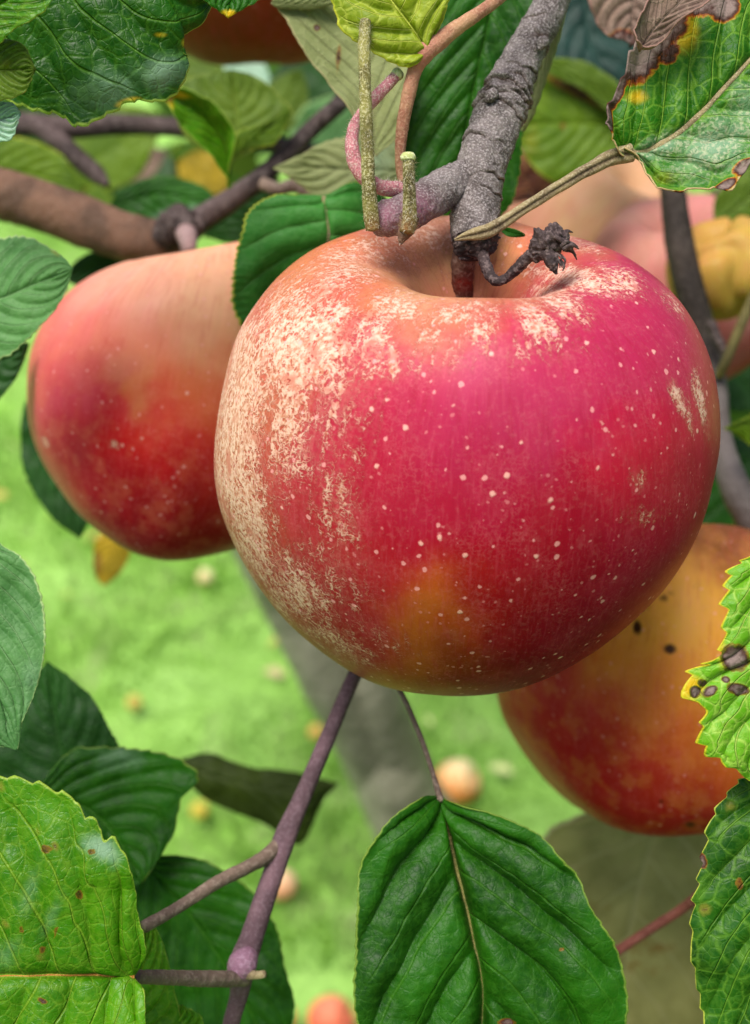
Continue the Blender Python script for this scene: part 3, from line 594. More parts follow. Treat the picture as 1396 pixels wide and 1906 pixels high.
M['lf_top'] = leaf_mat('glossy dark green leaf', '1c5405', '0f3e03', '588626', edge='a0b850', edge_w=.03, N=7, k=.3, vein_a=.5, net_a=.22, net_scale=260, trans=.2, rough=.4, bump=.0005)
M['lf_burnt'] = leaf_mat('scorched downy leaf', '2c7004', '185602', '8cb83c', halo=.65, edge='b7a070', edge_w=.02, N=7, k=.45, vein_a=.6, net_a=.32, net_scale=300, trans=.2, hairy=.6, bump=.0005)
M['lf_olive'] = leaf_mat('olive leaf underside', '8c9460', '7a8450', 'a9ad78', edge='b0a478', edge_w=.03, N=8, k=.35, vein_a=.4, net_a=.12, trans=.25, rough=.6, spec=.3, under=True)
M['lf_oliveg'] = leaf_mat('mid olive leaf', '5f7a1e', '4c6816', '86983c', edge='98a448', edge_w=.03, N=7, k=.4, vein_a=.3, net_a=.05, trans=.3)
M['lf_grey'] = leaf_mat('grey green sheen leaf', '528244', '3f6e36', '86aa76', edge='9db878', edge_w=.04, N=7, k=.4, vein_a=.35, net_a=.08, trans=.15, rough=.5)
M['lf_pale'] = leaf_mat('pale bluish leaf', '9fc0a8', '86ae92', 'b8d0b8', N=7, trans=.1, rough=.5)
M['lf_shade'] = leaf_mat('dark shaded leaf', '1f4a14', '12350c', '38602a', N=7, trans=.12, vein_a=.25, net_a=.0)
M['lf_teal'] = leaf_mat('dark teal leaf', '1e3c36', '122a25', '3c5a50', N=8, k=.5, trans=.08, vein_a=.4, net_a=.05)
M['lf_brown'] = leaf_mat('withered brown leaf', '826c5c', '66524a', '9c8878', edge='8a6a60', edge_w=.1, N=7, trans=.1, rough=.8, spec=.2, under=True)
M['lf_brolive'] = leaf_mat('brown olive leaf', 'a6a460', '88884a', 'b8b478', edge='b8b480', edge_w=.05, N=6, trans=.15, rough=.6, vein_a=.5, net_a=.0, hairy=.0)
M['lf_dolive'] = leaf_mat('dark olive folded leaf', '3a4a14', '2a380e', '4c5a20', N=7, trans=.2, vein_a=.2, net_a=.0)
M['lf_ygblur'] = leaf_mat('yellow green soft leaf', '5e7c0e', '4c6c0c', '8fa83a', edge='a8b030', edge_w=.05, N=7, trans=.3, vein_a=.2, net_a=0.0)
M['lf_gold'] = leaf_mat('golden autumn leaf', 'b99a1c', '8c7a1a', 'd0b840', N=6, trans=.35, vein_a=.3, net_a=.0)
lo = dict(n=(70, 41))
# ---- top left
leaf('broad glossy dark green leaf filling the top left corner, its lower lobe pale with sheen', M['lf_top'], [(-210,-40,.18),(50,-30,.178),(260,-20,.178),(425,-60,.18)],
     [(-120,-200),(100,-240),(330,-180)], [(-160,90),(-60,150),(0,182),(60,205),(110,215),(150,236),(205,212),(245,188),(300,190),(335,168),(356,110),(336,78),(372,45),(392,0)],
     tooth=(30,.03), fold=-.004, quilt=.0006, N=7, k=.15, blobs=[(200,165,90,45,2,-10,.5),(300,135,60,35,2,-20,.6),(240,190,30,10,1,-15,.9),(350,80,14,14,1,0,.8),(300,65,20,8,1,0,.6)], n=(180,91), seed=1)  # grey blobs paint sheen into the lower lobe's colour
leaf('small yellow rimmed leaf curling into the top left corner', M['lf_bright'], [(-60,60,.165),(-20,20,.165),(110,-60,.165)], [(-60,0),(0,-60)], [(-10,85),(30,55),(60,45),(95,10)], tooth=(8,.04), seed=2, **lo)
leaf('round olive leaf at the left edge under the yellow rimmed corner leaf', M['lf_oliveg'], [(-70,140,.168),(0,130,.168),(64,128,.168)], [(-40,60),(0,68),(45,85)], [(-40,200),(0,192),(45,172)], tooth=(6,.03), seed=3, blobs=[(10,120,30,25,1,0,.35)], **lo)
leaf('pale bluish leaf tip at the left edge beside the dark branch', M['lf_pale'], [(-80,225,.17),(-20,225,.17),(38,212,.17)], [(-40,185),(0,188),(25,192)], [(-40,265),(0,262),(25,255)], tooth=(6,.06), seed=4, **lo)
leaf('small dark green leaf with yellow tip hanging at the top over the russet brown apple', M['lf_deep'], [(430,-70,.18),(432,-20,.18),(425,32,.18)], [(385,-40),(378,-5),(405,18)], [(500,-40),(485,0),(450,22)], tooth=(8,.08), seed=5,
     blobs=[(425,28,22,10,1,0,1)], **lo)
leaf('small cupped green leaf with peach yellow tip above the brown side branch', M['lf_bright'], [(428,352,.262),(428,300,.262),(405,245,.26),(365,205,.258),(300,172,.257)], [(400,300),(372,270),(340,232),(318,205)],
     [(433,285),(436,250),(412,205),(380,180),(340,165)], tooth=(10,.05), fold=.004, seed=6, blobs=[(306,180,22,14,0,30,.34),(325,175,40,8,1,10,.9),(315,200,10,14,1,0,.9)], **lo)
leaf('olive leaf standing behind the cupped green leaf at upper left', M['lf_oliveg'], [(432,300,.29),(440,220,.29),(430,130,.29)], [(360,270),(325,200),(345,150)], [(500,262),(545,215),(520,180),(480,145)], tooth=(8,.03), seed=7, **lo)
leaf('pale lime leaf flap beside the cupped green leaf', M['lf_ygblur'], [(430,292,.27),(470,262,.27),(540,205,.272)], [(440,250),(475,235),(510,225)], [(465,278),(510,268),(530,235)], tooth=(5,.03), seed=8, **lo)
leaf('large matte olive leaf underside with a straight left edge at top centre', M['lf_olive'], [(700,290,.215),(690,180,.215),(660,60,.215),(620,-60,.215)], [(655,215),(610,150),(570,100),(535,40),(510,-20)],
     [(750,230),(770,120),(760,20),(700,-60)], tooth=(20,.015), quilt=.0002, fold=.002, seed=9, k=.3, blobs=[(590,52,6,6,0,0,.8),(630,110,5,30,0,5,.45)])
leaf('folded rim strip of pale leaf along the top edge at top centre', M['lf_olive'], [(505,5,.212),(560,8,.212),(640,0,.212)], [(530,-14),(600,-20)], [(520,14),(580,16),(620,8)], tooth=(4,.02), seed=10, **lo)
leaf('yellow green netted leaf at top centre above the downy stalks', M['lf_yellow'], [(800,100,.18),(775,60,.179),(730,0,.178),(690,-60,.178)], [(760,125),(720,112),(685,92),(640,60),(622,20),(618,-30)],
     [(815,60),(832,10),(835,-30)], tooth=(14,.035), fold=-.001, quilt=.0005, N=4, seed=11, blobs=[(720,105,50,16,0,15,.18)], n=(120,61))
leaf('large deep green leaf hanging behind the grey lilac twig', M['lf_deep'], [(940,-90,.215),(900,80,.217),(865,260,.220),(850,430,.226)], [(850,-60),(815,40),(775,140),(752,240),(750,330),(790,400)],
     [(1020,-60),(1030,40),(1000,140),(975,240),(968,310),(952,380),(900,425)], tooth=(34,.03), quilt=.0004, N=8, seed=12, n=(150,75))
leaf('narrow pale green leaf seen edge on along the right side of the grey lilac twig', M['lf_olive'], [(1052,20,.205),(1015,100,.206),(992,180,.207),(972,245,.208)], [(1030,50),(1000,110),(972,190)], [(1040,75),(1022,130),(995,210)], tooth=(10,.05), seed=13,
     **lo)
leaf('tiny green leaf scrap under the dry petiole on top of the large crimson apple', M['lf_deep'], [(930,424,.186),(950,432,.185),(976,438,.184)], [(945,424),(962,428)], [(942,438),(960,441)], tooth=(3,.05), quilt=.0001, wave=.0002, seed=14, **lo)
leaf('pale olive toothed leaf behind the downy stalks', M['lf_olive'], [(790,320,.25),(680,318,.25),(590,312,.25),(510,314,.25)], [(740,240),(690,246),(640,256),(600,268),(565,288)], [(730,350),(680,372),(610,380),(560,345)], tooth=(18,.05), seed=15,
     blobs=[(700,290,60,60,2,0,.5)], **lo)
M['lf_mid'] = leaf_mat('fresh green leaf', '3c8430', '2c6e22', '6da456', edge='b4bc40', edge_w=.025, N=6, k=.3, vein_a=.4, net_a=.12, trans=.2)
leaf('dark green leaf squeezed between the peach apple and the large crimson one', M['lf_mid'], [(602,366,.226),(612,440,.2255),(600,520,.233),(560,640,.247)],
     [(560,366,.2265),(515,366,.2268),(486,380,.2268),(462,402,.2266),(450,435,.2262),(438,480,.2262),(431,540,.2266),(440,600,.229),(480,640,.236)], [(660,340,.2275),(720,370,.230),(740,450,.236),(720,560,.25),(650,640,.255)],
     tooth=(40,.035), quilt=.0004, N=6, k=.3, seed=16, n=(150,75), rib=M['petiole'], ribr=5)
leaf('dark green blurred leaf lying over the thick brown branch', M['lf_deep'], [(200,388,.32),(300,360,.32),(415,385,.32)], [(230,350),(300,328),(375,345)], [(260,415),(330,425),(395,420)], tooth=(10,.02), seed=17, blobs=[(340,395,70,14,2,-10,.6)], **lo)
leaf('dark green leaf showing under the brown branch above the peach apple', M['lf_shade'], [(270,450,.31),(190,490,.31),(118,520,.31)], [(220,455),(150,480)], [(220,520),(160,535)], tooth=(8,.03), seed=18, **lo)
leaf('green leaf under the dark side branch above the peach apple', M['lf_deep'], [(380,440,.315),(430,400,.315),(520,330,.315)], [(390,400),(440,360)], [(440,450),(500,400)], tooth=(8,.03), seed=19, **lo)
leaf('olive green leaf between the dark branch and the thick brown branch', M['lf_ygblur'], [(-70,310,.34),(40,320,.34),(155,345,.34)], [(-20,255),(40,258),(110,285)], [(-20,370),(60,378),(130,375)], tooth=(8,.02), seed=20, **lo)
leaf('grey green serrated leaf at the left edge under the thick brown branch', M['lf_grey'], [(-160,570,.21),(-20,560,.208),(60,530,.207),(135,500,.206)], [(-80,470),(0,442),(50,440),(90,458),(118,478)], [(-80,670),(0,668),(45,640),(85,600),(118,555)],
     tooth=(22,.04), seed=21, blobs=[(105,470,25,14,1,40,.45)])
leaf('dark green leaf tip at the left edge above the lawn', M['lf_shade'], [(-80,660,.24),(0,670,.24),(52,640,.24)], [(-40,620),(20,625)], [(-40,790),(0,742),(32,700)], tooth=(6,.03), seed=22, **lo)
leaf('dark serrated leaf edge showing behind the lower left of the peach apple', M['lf_shade'], [(90,690,.31),(110,850,.31),(148,1002,.31)], [(48,750),(38,830),(55,900),(95,960),(125,985)], [(180,760),(200,900)], tooth=(26,.06), seed=23, **lo)
leaf('blurred golden leaf hanging under the peach apple', M['lf_gold'], [(225,980,.42),(208,1040,.42),(192,1090,.42)], [(182,1000),(174,1040),(180,1075)], [(245,1010),(236,1045),(215,1075)], tooth=(4,.02), seed=24, blobs=[(180,1050,14,30,0,0,.35)], **lo)
# ---- left side
leaf('grey green sheen leaf hanging down the left edge over the lawn', M['lf_grey'], [(-60,930,.19),(-40,1100,.189),(-15,1250,.188),(32,1395,.187)], [(-150,1000),(-190,1150),(-130,1300),(-40,1375)],
     [(0,1012),(38,1035),(68,1080),(82,1140),(86,1190),(78,1245),(60,1300),(44,1345)], tooth=(34,.03), seed=25, k=.35, blobs=[(60,1260,30,60,2,0,.35),(10,1180,50,50,2,0,.0)], n=(130,65))
leaf('very dark leaf pointing up at the left behind the grey green sheen leaf', M['lf_shade'], [(160,1560,.245),(120,1430,.245),(100,1330,.245),(88,1232,.245)], [(0,1530),(-30,1440),(0,1350),(50,1275)], [(260,1500),(235,1420),(205,1360),(175,1305),(130,1262)],
     tooth=(26,.02), seed=26, **lo)
leaf('dark green leaf with a drooping tip beside the blurred folded olive leaf', M['lf_deep'], [(60,1480,.232),(150,1500,.232),(215,1560,.231),(262,1645,.23)], [(130,1400),(210,1392),(285,1398),(340,1416),(368,1450),(335,1490),(325,1545),(295,1600)],
     [(90,1560),(150,1620),(220,1650)], tooth=(18,.04), seed=27, quilt=.0004, blobs=[(220,1410,60,30,2,0,.4)])
leaf('large dark leaf low on the left behind the purple brown twig', M['lf_deep'], [(262,1600,.238),(350,1700,.238),(430,1820,.238),(520,1990,.238)], [(310,1592),(350,1596),(395,1610),(445,1640),(490,1685),(515,1730),(530,1800),(548,1880)],
     [(235,1680),(260,1780),(320,1900),(400,1980)], tooth=(24,.02), seed=28, k=.35)
leaf('mid green leaf edge behind the bright spotted leaf at lower left', M['lf_bright'], [(220,1990,.2),(255,1850,.2),(275,1710,.2)], [(190,1880),(220,1780)], [(330,1930),(325,1840),(305,1765)], tooth=(8,.02), seed=29, **lo)
leaf('small bright leaf tip at the bottom edge beside the purple brown twig', M['lf_bright'], [(300,1990,.2),(320,1930,.2),(338,1872,.2)], [(300,1920),(318,1880)], [(380,1960),(375,1895)], tooth=(6,.05), seed=30, **lo)
leaf('bright green spotted leaf with orange midrib filling the lower left corner', M['lf_bright'], [(250,1818,.172),(150,1818,.170),(20,1820,.169),(-120,1825,.17),(-300,1850,.175)],
     [(272,1770),(256,1700),(250,1645),(240,1600),(212,1560),(192,1562),(180,1528),(160,1522),(140,1492),(118,1480),(70,1458),(20,1445),(-60,1450),(-180,1530),(-270,1680)],
     [(262,1842),(270,1890),(262,1940),(200,2010),(50,2060),(-150,2020),(-260,1940)], tooth=(30,.025), fold=.001, quilt=.0007, N=7, k=.25, seed=31, n=(180,101),
     rib=bark_mat('orange leaf rib', 'a8742c', '8a5a20', 'c8a050'), ribr=5, blobs=[(88,1580,11,9,0,20,.5),(172,1585,9,7,0,0,.42),(148,1665,10,10,0,40,.5),(105,1735,4,12,0,10,.5),(78,1765,7,8,0,0,.5),(40,1730,5,8,0,-20,.42),(80,1862,12,5,0,20,.55),
          (190,1580,40,22,2,30,.85),(60,1640,20,60,2,15,.35),(100,1700,16,70,2,25,.35),(10,1780,40,40,2,0,.4)])
leaf('blurred folded olive leaf hanging over the lawn behind the purple brown twig', M['lf_dolive'], [(322,1418,.34),(420,1450,.338),(530,1470,.338),(630,1458,.34)], [(380,1403),(460,1425),(530,1435),(590,1445)], [(370,1480),(440,1515),(510,1545),(560,1572),(595,1505)],
     tooth=(10,.01), fold=-.003, seed=32, **lo)
# ---- bottom middle
leaf('large deeply quilted green leaf hanging at the bottom centre', M['lf_deep'], [(818,1482,.20),(845,1590,.196),(878,1730,.193),(900,1860,.192),(890,2090,.194)],
     [(782,1486),(735,1512),(692,1560),(672,1612),(664,1690),(662,1780),(660,1880),(690,1990),(770,2060)], [(852,1498),(905,1506),(965,1532),(1025,1574),(1070,1628),(1105,1695),(1140,1750),(1163,1820),(1166,1900),(1120,2000),(1010,2070)],
     tooth=(36,.012), fold=.003, quilt=.0014, N=4.2, k=.45, seed=33, n=(240,131), rib=bark_mat('brown green leaf rib', '6f6a34', '4f4a24', '8f8450'), ribr=6,
     petiole=[(730,1260,.215,5),(757,1310,.212,5),(788,1385,.208,5),(806,1440,.204,5),(820,1490,.1985,7)], pmat=M['petiole_grey'], blobs=[(1046,1768,6,5,0,0,.5),(943,1903,18,7,0,0,.7)])
leaf('big blurred brown olive leaf at lower right under the orange apple', M['lf_brolive'], [(1260,1440,.33),(1190,1650,.33),(1160,1850,.33),(1180,2060,.33)], [(1090,1512),(1020,1545),(1005,1620),(1020,1750),(1050,1900)], [(1360,1560),(1400,1700),(1390,1880),(1300,2020)],
     tooth=(26,.035), seed=34, blobs=[(1090,1690,60,30,0,0,.2),(1200,1780,80,60,0,0,.2)])
# ---- right
leaf('yellow rimmed lime leaf with grey spots at the right edge before the orange apple', M['lf_lime'], [(1480,960,.172),(1465,1120,.170),(1450,1300,.170),(1425,1475,.172)],
     [(1420,1015),(1372,1050),(1352,1085),(1350,1130),(1345,1165),(1342,1200),(1328,1228),(1285,1252),(1275,1285),(1288,1308),(1312,1325),(1300,1352),(1308,1390),(1335,1412),(1380,1440)],
     [(1560,1050),(1600,1200),(1580,1350),(1500,1450)], tooth=(17,.13), fold=.001, quilt=.0006, N=9, k=.2, seed=35, n=(260,111),
     blobs=[(1368,1225,26,26,0,0,1),(1293,1288,10,12,0,0,.85),(1305,1270,9,7,0,0,.6),(1320,1288,16,8,0,-30,.85),(1374,1283,20,11,0,10,.85),(1350,1265,8,6,0,0,.8),(1283,1280,34,28,1,0,.95),(1345,1215,18,50,1,0,.6)])
leaf('dark green scalloped leaf with pale rim at the lower right edge', M['lf_deep_r'], [(1500,1420,.178),(1490,1600,.176),(1480,1780,.176),(1490,2000,.178)],
     [(1430,1440),(1385,1448),(1350,1485),(1322,1528),(1312,1580),(1302,1625),(1292,1680),(1286,1745),(1290,1800),(1300,1850),(1312,1910),(1340,1980)],
     [(1600,1500),(1640,1700),(1600,1900)], tooth=(19,.05), fold=-.001, quilt=.0006, N=7, k=.3, seed=36, n=(220,101), blobs=[(1306,1600,9,16,0,-20,.7),(1375,1645,10,14,0,0,.42),(1360,1780,60,70,2,0,.12),(1385,1770,35,60,1,0,.22)])
leaf('large scorched leaf with brown curled margins at the upper right', M['lf_burnt'], [(1160,285,.184),(1215,275,.183),(1290,225,.182),(1380,130,.183),(1500,0,.186)],
     [(1140,262),(1128,235),(1126,205),(1142,178),(1160,140),(1172,105),(1196,60),(1225,10),(1270,-50),(1360,-110)],
     [(1192,300),(1205,330),(1222,360),(1250,362),(1300,352),(1345,358),(1362,335),(1390,305),(1440,290),(1500,220),(1530,110)], tooth=(16,.05), fold=.0, quilt=.0006, curl=.0016, N=6, k=.35, seed=37, n=(240,121),
     rib=M['petiole'], ribr=9, petiole=[(846,446,.1792,2),(866,440,.179,8),(892,434,.1788,13),(920,424,.179,13),(960,398,.180,11),(1020,360,.181,11),(1090,318,.182,12),(1140,293,.183,15),(1175,284,.1833,17)], pmat=M['petiole'],
     blobs=[(1215,40,58,90,0,28,1),(1185,95,46,62,0,25,1),(1242,95,26,26,0,0,.62),(1290,-10,60,40,0,0,1),(1345,10,30,30,0,0,.9),(1150,170,12,40,0,25,.8),(1132,225,9,40,0,-5,.8),(1390,310,26,14,0,-25,.9),(1350,345,24,9,0,-30,.8),(1260,362,45,7,0,0,.85),
            (1185,180,30,20,1,0,.7),(1270,60,40,50,1,0,.8),(1235,330,50,30,1,0,.45),(1330,270,90,50,2,-30,.75),(1230,275,60,26,2,-20,.6),(1390,200,40,60,2,0,.5)])
leaf('blurred yellow green leaf with a red scorched stripe behind the twig at upper right', M['lf_ygblur'], [(1190,230,.33),(1090,230,.33),(955,230,.33)], [(1150,180),(1080,128),(1010,108),(965,150)], [(1150,290),(1090,325),(1030,338),(985,300)], tooth=(8,.01), seed=38,
     blobs=[(1070,168,75,13,0,28,.5),(990,260,40,60,1,0,.42),(1048,236,7,7,0,0,.5)], **lo)
leaf('dark olive leaf flap above the red scorched stripe', M['lf_oliveg'], [(1190,240,.325),(1110,165,.325),(1000,120,.325)], [(1170,180),(1100,122),(1040,108)], [(1150,222),(1080,165),(1020,138)], tooth=(8,.02), seed=39, **lo)
leaf('brown orange blurred leaf beside the tan apple at upper right', M['lf_brown'], [(940,380,.35),(980,330,.35),(1060,290,.35)], [(940,320),(985,270)], [(1000,370),(1050,350)], tooth=(4,.01), seed=40, blobs=[(980,340,60,60,0,0,.46)], **lo)
leaf('dark teal leaf behind the twig at the top right', M['lf_teal'], [(1090,-90,.34),(1095,60,.34),(1130,150,.34),(1172,230,.34)], [(1000,-30),(1005,60),(1040,120),(1110,175)], [(1220,-40),(1230,80),(1200,180)], tooth=(10,.02), seed=41, quilt=.0006, **lo)
leaf('withered grey brown leaf hanging at the top right beside the scorched leaf', M['lf_brown'], [(1190,-90,.23),(1180,0,.23),(1172,88,.23)], [(1085,-60),(1096,10),(1130,62)], [(1270,-60),(1265,10),(1215,70)], tooth=(8,.04), seed=42, quilt=.0007, wave=.0012,
     blobs=[(1160,75,30,20,0,0,.7)], **lo)
leaf('brown dead leaf lobe curling over the top of the scorched leaf', M['lf_brown'], [(1190,95,.178),(1220,50,.177),(1260,10,.176),(1320,-50,.176)], [(1172,60),(1205,5),(1250,-50)], [(1215,90),(1262,45),(1320,0)], tooth=(8,.06), quilt=.0002, wave=.0016, curl=.001, seed=43,
     blobs=[(1235,60,30,20,0,0,.0)], **lo)
leaf('small pale green leaf tip poking in at the right edge beside the crimson apple', M['lf_ygblur'], [(1348,798,.27),(1385,790,.27),(1460,780,.27)], [(1370,786),(1410,770)], [(1375,812),(1410,830)], tooth=(3,.02), seed=44, **lo)
leaf('yellow grey leaf behind the dark branch fork at the right edge', M['lf_brolive'], [(1440,900,.29),(1400,950,.29),(1368,990,.29)], [(1390,900),(1365,940)], [(1430,990),(1395,1010)], tooth=(3,.02), seed=45, **lo)
leaf('olive leaf in the top right corner under the scorched leaf', M['lf_oliveg'], [(1330,420,.33),(1390,370,.33),(1480,300,.33)], [(1335,360),(1400,310)], [(1400,440),(1470,400)], tooth=(4,.02), seed=46, **lo)

# ---- soft leaves further back, each one seen as a blurred patch of colour
far = [('lf_pale', 'blurred pale bluish leaf under the russet brown apple', (380,110,.5),(510,190,.5), 60), ('lf_shade', 'dark blurred leaf left of the olive leaf underside', (500,150,.46),(640,190,.46), 70),
       ('lf_oliveg', 'blurred tan olive leaf above the brown side branch', (500,250,.45),(560,130,.45), 45), ('lf_ygblur', 'blurred olive leaf behind the dark branch at upper left', (120,330,.5),(300,210,.5), 75),
       ('lf_gold', 'blurred golden leaf behind the stem of the cupped green leaf', (330,300,.55),(430,350,.55), 42), ('lf_brown', 'blurred beige leaf low between the two left branches', (225,335,.55),(310,280,.55), 26),
       ('lf_ygblur', 'blurred light green leaf above the thick brown branch', (150,370,.5),(215,385,.5), 30), ('lf_grey', 'blurred grey green leaf behind the olive toothed leaf', (560,340,.45),(690,170,.45), 80),
       ('lf_oliveg', 'blurred green leaf above the olive leaf at upper left', (260,60,.48),(430,210,.48), 70), ('lf_shade', 'blurred dark leaf behind the right dark branch', (1330,640,.42),(1430,760,.42), 80),
       ('lf_shade', 'blurred dark leaf between the grey branch and the crimson apple', (1310,900,.4),(1420,840,.4), 70), ('lf_deep', 'blurred green leaf above the orange apple', (1290,980,.36),(1380,900,.36), 50),
       ('lf_gold', 'blurred ochre leaf above the shrivelled yellow apple', (1290,380,.46),(1420,430,.46), 40), ('lf_shade', 'blurred dark leaf behind the shrivelled yellow apple', (1300,620,.44),(1460,540,.44), 70)]
for i, (mt_, lb, b_, t_, w_) in enumerate(far):
    b_, t_ = np.array(b_, float), np.array(t_, float); d_ = (t_ - b_)[:2]; nrm_ = np.array([-d_[1], d_[0]]) / np.linalg.norm(d_)
    pt = lambda f, s: tuple((b_[:2] + d_ * f + nrm_ * s * w_)) + (b_[2],)
    leaf(lb, M[mt_], [tuple(b_), pt(.5, .08), tuple(t_)], [pt(.2, .75), pt(.5, 1.0), pt(.8, .6)], [pt(.2, -.75), pt(.5, -1.0), pt(.8, -.6)], tooth=(10, .03), seed=60 + i, n=(40, 25), group='blurred leaves further back')

# ------------------------------------------------------------------ canopy mass behind, plus added out-of-view leaves blocking lawn light
def leaf_mass(name, label, n, box, size, seed, mat, test, world=False):
    rs = np.random.RandomState(seed); Vs, Fs, Cs = [], [], []
    prof = [(0, 0), (.12, .24), (.35, .42), (.6, .40), (.82, .22), (1, 0)]
    k = 0; cnt = 0
    while cnt < n:
        px, py, d = rs.uniform(box[0], box[1]), rs.uniform(box[2], box[3]), rs.uniform(*box[4:6])
        if not test(px, py, d): continue
        p = np.array([px, py, d]) if world else P(px, py, d); s = size * rs.uniform(.7, 1.25)
        ax = rs.normal(size=3); ax[2] -= .6; ax /= np.linalg.norm(ax); sd_ = np.cross(ax, rs.normal(size=3)); sd_ /= np.linalg.norm(sd_); nn = np.cross(ax, sd_)
        row = []
        for (u, w) in prof:
            c = p + ax * s * u + nn * s * (-.25 * u * u)
            row += [c - sd_ * s * w + nn * s * .08 * (w > 0), c, c + sd_ * s * w + nn * s * .08 * (w > 0)]
        Vs.append(np.array(row)); m = len(prof)
        f = [(k + 3 * i + j, k + 3 * i + j + 1, k + 3 * i + 4 + j, k + 3 * i + 3 + j) for i in range(m - 1) for j in (0, 1)]
        Fs += f; k += 3 * m; cnt += 1
        h = rs.rand(); col = lin('4f7a1c') if h < .45 else lin('27521a') if h < .75 else lin('7f9030') if h < .9 else lin('a58a3c')
        Cs.append(np.tile(np.array(col) * rs.uniform(.7, 1.2), (3 * m, 1)))
    return mesh_obj(name, np.vstack(Vs), np.array(Fs), mat, cols={'paint': np.vstack(Cs)})
t = NT('distant foliage'); c_ = t.attr('paint'); c_ = t.mx(t.mul(t.noise(t.obj(), 60, 2), .5), c_, (.02, .05, .01))
t.fin(c_, .5); tr_ = t.n.new('ShaderNodeBsdfTranslucent'); t.put(tr_, 'Color', c_); ms_ = t.n.new('ShaderNodeMixShader'); ms_.inputs[0].default_value = .3
t.t.links.new(t.bsdf.outputs[0], ms_.inputs[1]); t.t.links.new(tr_.outputs[0], ms_.inputs[2]); t.t.links.new(ms_.outputs[0], t.out.inputs[0]); M['far'] = t.m
o = leaf_mass('background_and_blocker_foliage', '', 900, (-500, 1900, -900, 400, .7, 1.5), .055, 4, M['far'], lambda x, y, d: y < 330 + 60 * math.sin(x / 170) or x > 1500)
tag(o, 'dense blurred apple foliage filling the gaps at the top of the picture', 'foliage', kind='stuff')
o = leaf_mass('background_and_blocker_foliage', '', 350, (1180, 2100, 300, 1500, .5, 1.0), .05, 5, M['far'], lambda x, y, d: x > 1230 + max(0, y - 1000) * .6)
tag(o, 'dark blurred apple foliage behind the right side of the picture', 'foliage', kind='stuff')

o = leaf_mass('background_and_blocker_foliage', '', 2200, (-3000, 4500, 2150, 5200, .22, .8), .06, 6, M['far'], lambda x, y, d: P(x, y, d)[1] > -.25)  # unseen leaves, added to darken the bounce under the apples
tag(o, 'added unseen leaves below the picture edge that cut light bounced off the lawn', 'foliage', kind='stuff')

def unseen(x, y, z):
    q = PX(np.array([x, y, z])); return q[2] < .01 or q[1] > 2150 + 40 / max(q[2], .05)
o = leaf_mass('background_and_blocker_foliage', '', 1500, (-1.6, 1.6, -1.8, .45, .25, .8), .095, 8, M['far'], unseen, world=True)  # unseen leaves around the camera, added to dim what the skins reflect
tag(o, 'added unseen low leaves around the camera that darken lawn reflections on the apples', 'foliage', kind='stuff')

o = leaf_mass('background_and_blocker_foliage', '', 700, (1430, 3400, 900, 2700, .33, .9), .055, 9, M['far'], lambda x, y, d: x > 1440 + 120 * (d - .33))  # out-of-view leaves, added to keep lawn light off the apple's right rim
tag(o, 'added leaves beyond the right edge that block lawn light from the apple rim', 'foliage', kind='stuff')
# ------------------------------------------------------------------ lawn
t = NT('lawn soil'); n1 = t.noise(t.obj(), 3, 4); n2 = t.noise(t.obj(), 60, 4)
c = t.mx(t.ss(n1, .35, .65), lin('8cbc50'), lin('9cc868')); c = t.mx(t.mul(t.ss(n2, .4, .7), .5), c, lin('648c3c'))
t.fin(c, .9, t.bump(n2, .01), .2)
gx = np.linspace(-1, 1, 121); gx = np.sign(gx) * np.abs(gx) ** 3 * 150; GX, GY = np.meshgrid(gx, gx + 0.0, indexing='ij')
GZ = np.array([[mnoise.noise(Vector((x * .8, y * .8, 0))) * .02 if abs(x) < 12 and abs(y) < 12 else 0 for y in gx] for x in gx]) - .01
mg = mesh_obj('ground', np.stack([GX, GY, GZ], -1).reshape(-1, 3), grid_faces(121, 121)[:, ::-1], t.m); tag(mg, kind='structure')
# grass blades
rs = np.random.RandomState(3); nb = 150000
yy = 1.2 + 5.2 * rs.rand(nb) ** 1.25; xx = (rs.rand(nb) * 2 - 1) * (.55 + yy * .42)
hgt = rs.uniform(.012, .032, nb) * (.8 + .4 * np.sin(xx * 7 + 2 * np.sin(yy * 5))); an_ = rs.rand(nb) * 6.283; w_ = rs.uniform(.0016, .0032, nb)
sx, sy = np.cos(an_), np.sin(an_); ln_ = rs.uniform(.2, 1.0, nb) * hgt; la = rs.rand(nb) * 6.283
b0 = np.stack([xx, yy, np.full(nb, -.005)], 1); side = np.stack([sx, sy, 0 * sx], 1) * w_[:, None]
lean = np.stack([np.cos(la), np.sin(la), 0 * la], 1) * ln_[:, None]; up_ = np.zeros((nb, 3)); up_[:, 2] = hgt
V = np.stack([b0 - side, b0 + side, b0 + side * .7 + lean * .35 + up_ * .65, b0 - side * .7 + lean * .35 + up_ * .65, b0 + lean + up_ * .95], 1)
k = np.arange(nb)[:, None] * 5
Fq = np.hstack([k, k + 1, k + 2, k + 3]); Ft = np.hstack([k + 3, k + 2, k + 4])
pn = np.array([mnoise.fractal(Vector((x * 5, y * 4, 0)), 1, 2, 3) for x, y in zip(xx, yy)]); pn2 = np.array([mnoise.noise(Vector((x * 16, y * 12, 5))) for x, y in zip(xx, yy)])
ga, gb, gc, gd_ = (np.array(lin(h)) for h in ('a4d060', 'cce89c', 'f0f2d4', '7cb044'))
m1 = np.clip(pn * 2.2 + .5, 0, 1)[:, None]; m2 = (np.clip(pn2 * 2.2 - .25, 0, 1) * .85)[:, None]; m3 = np.clip(-pn2 * 2 - .45, 0, 1)[:, None]
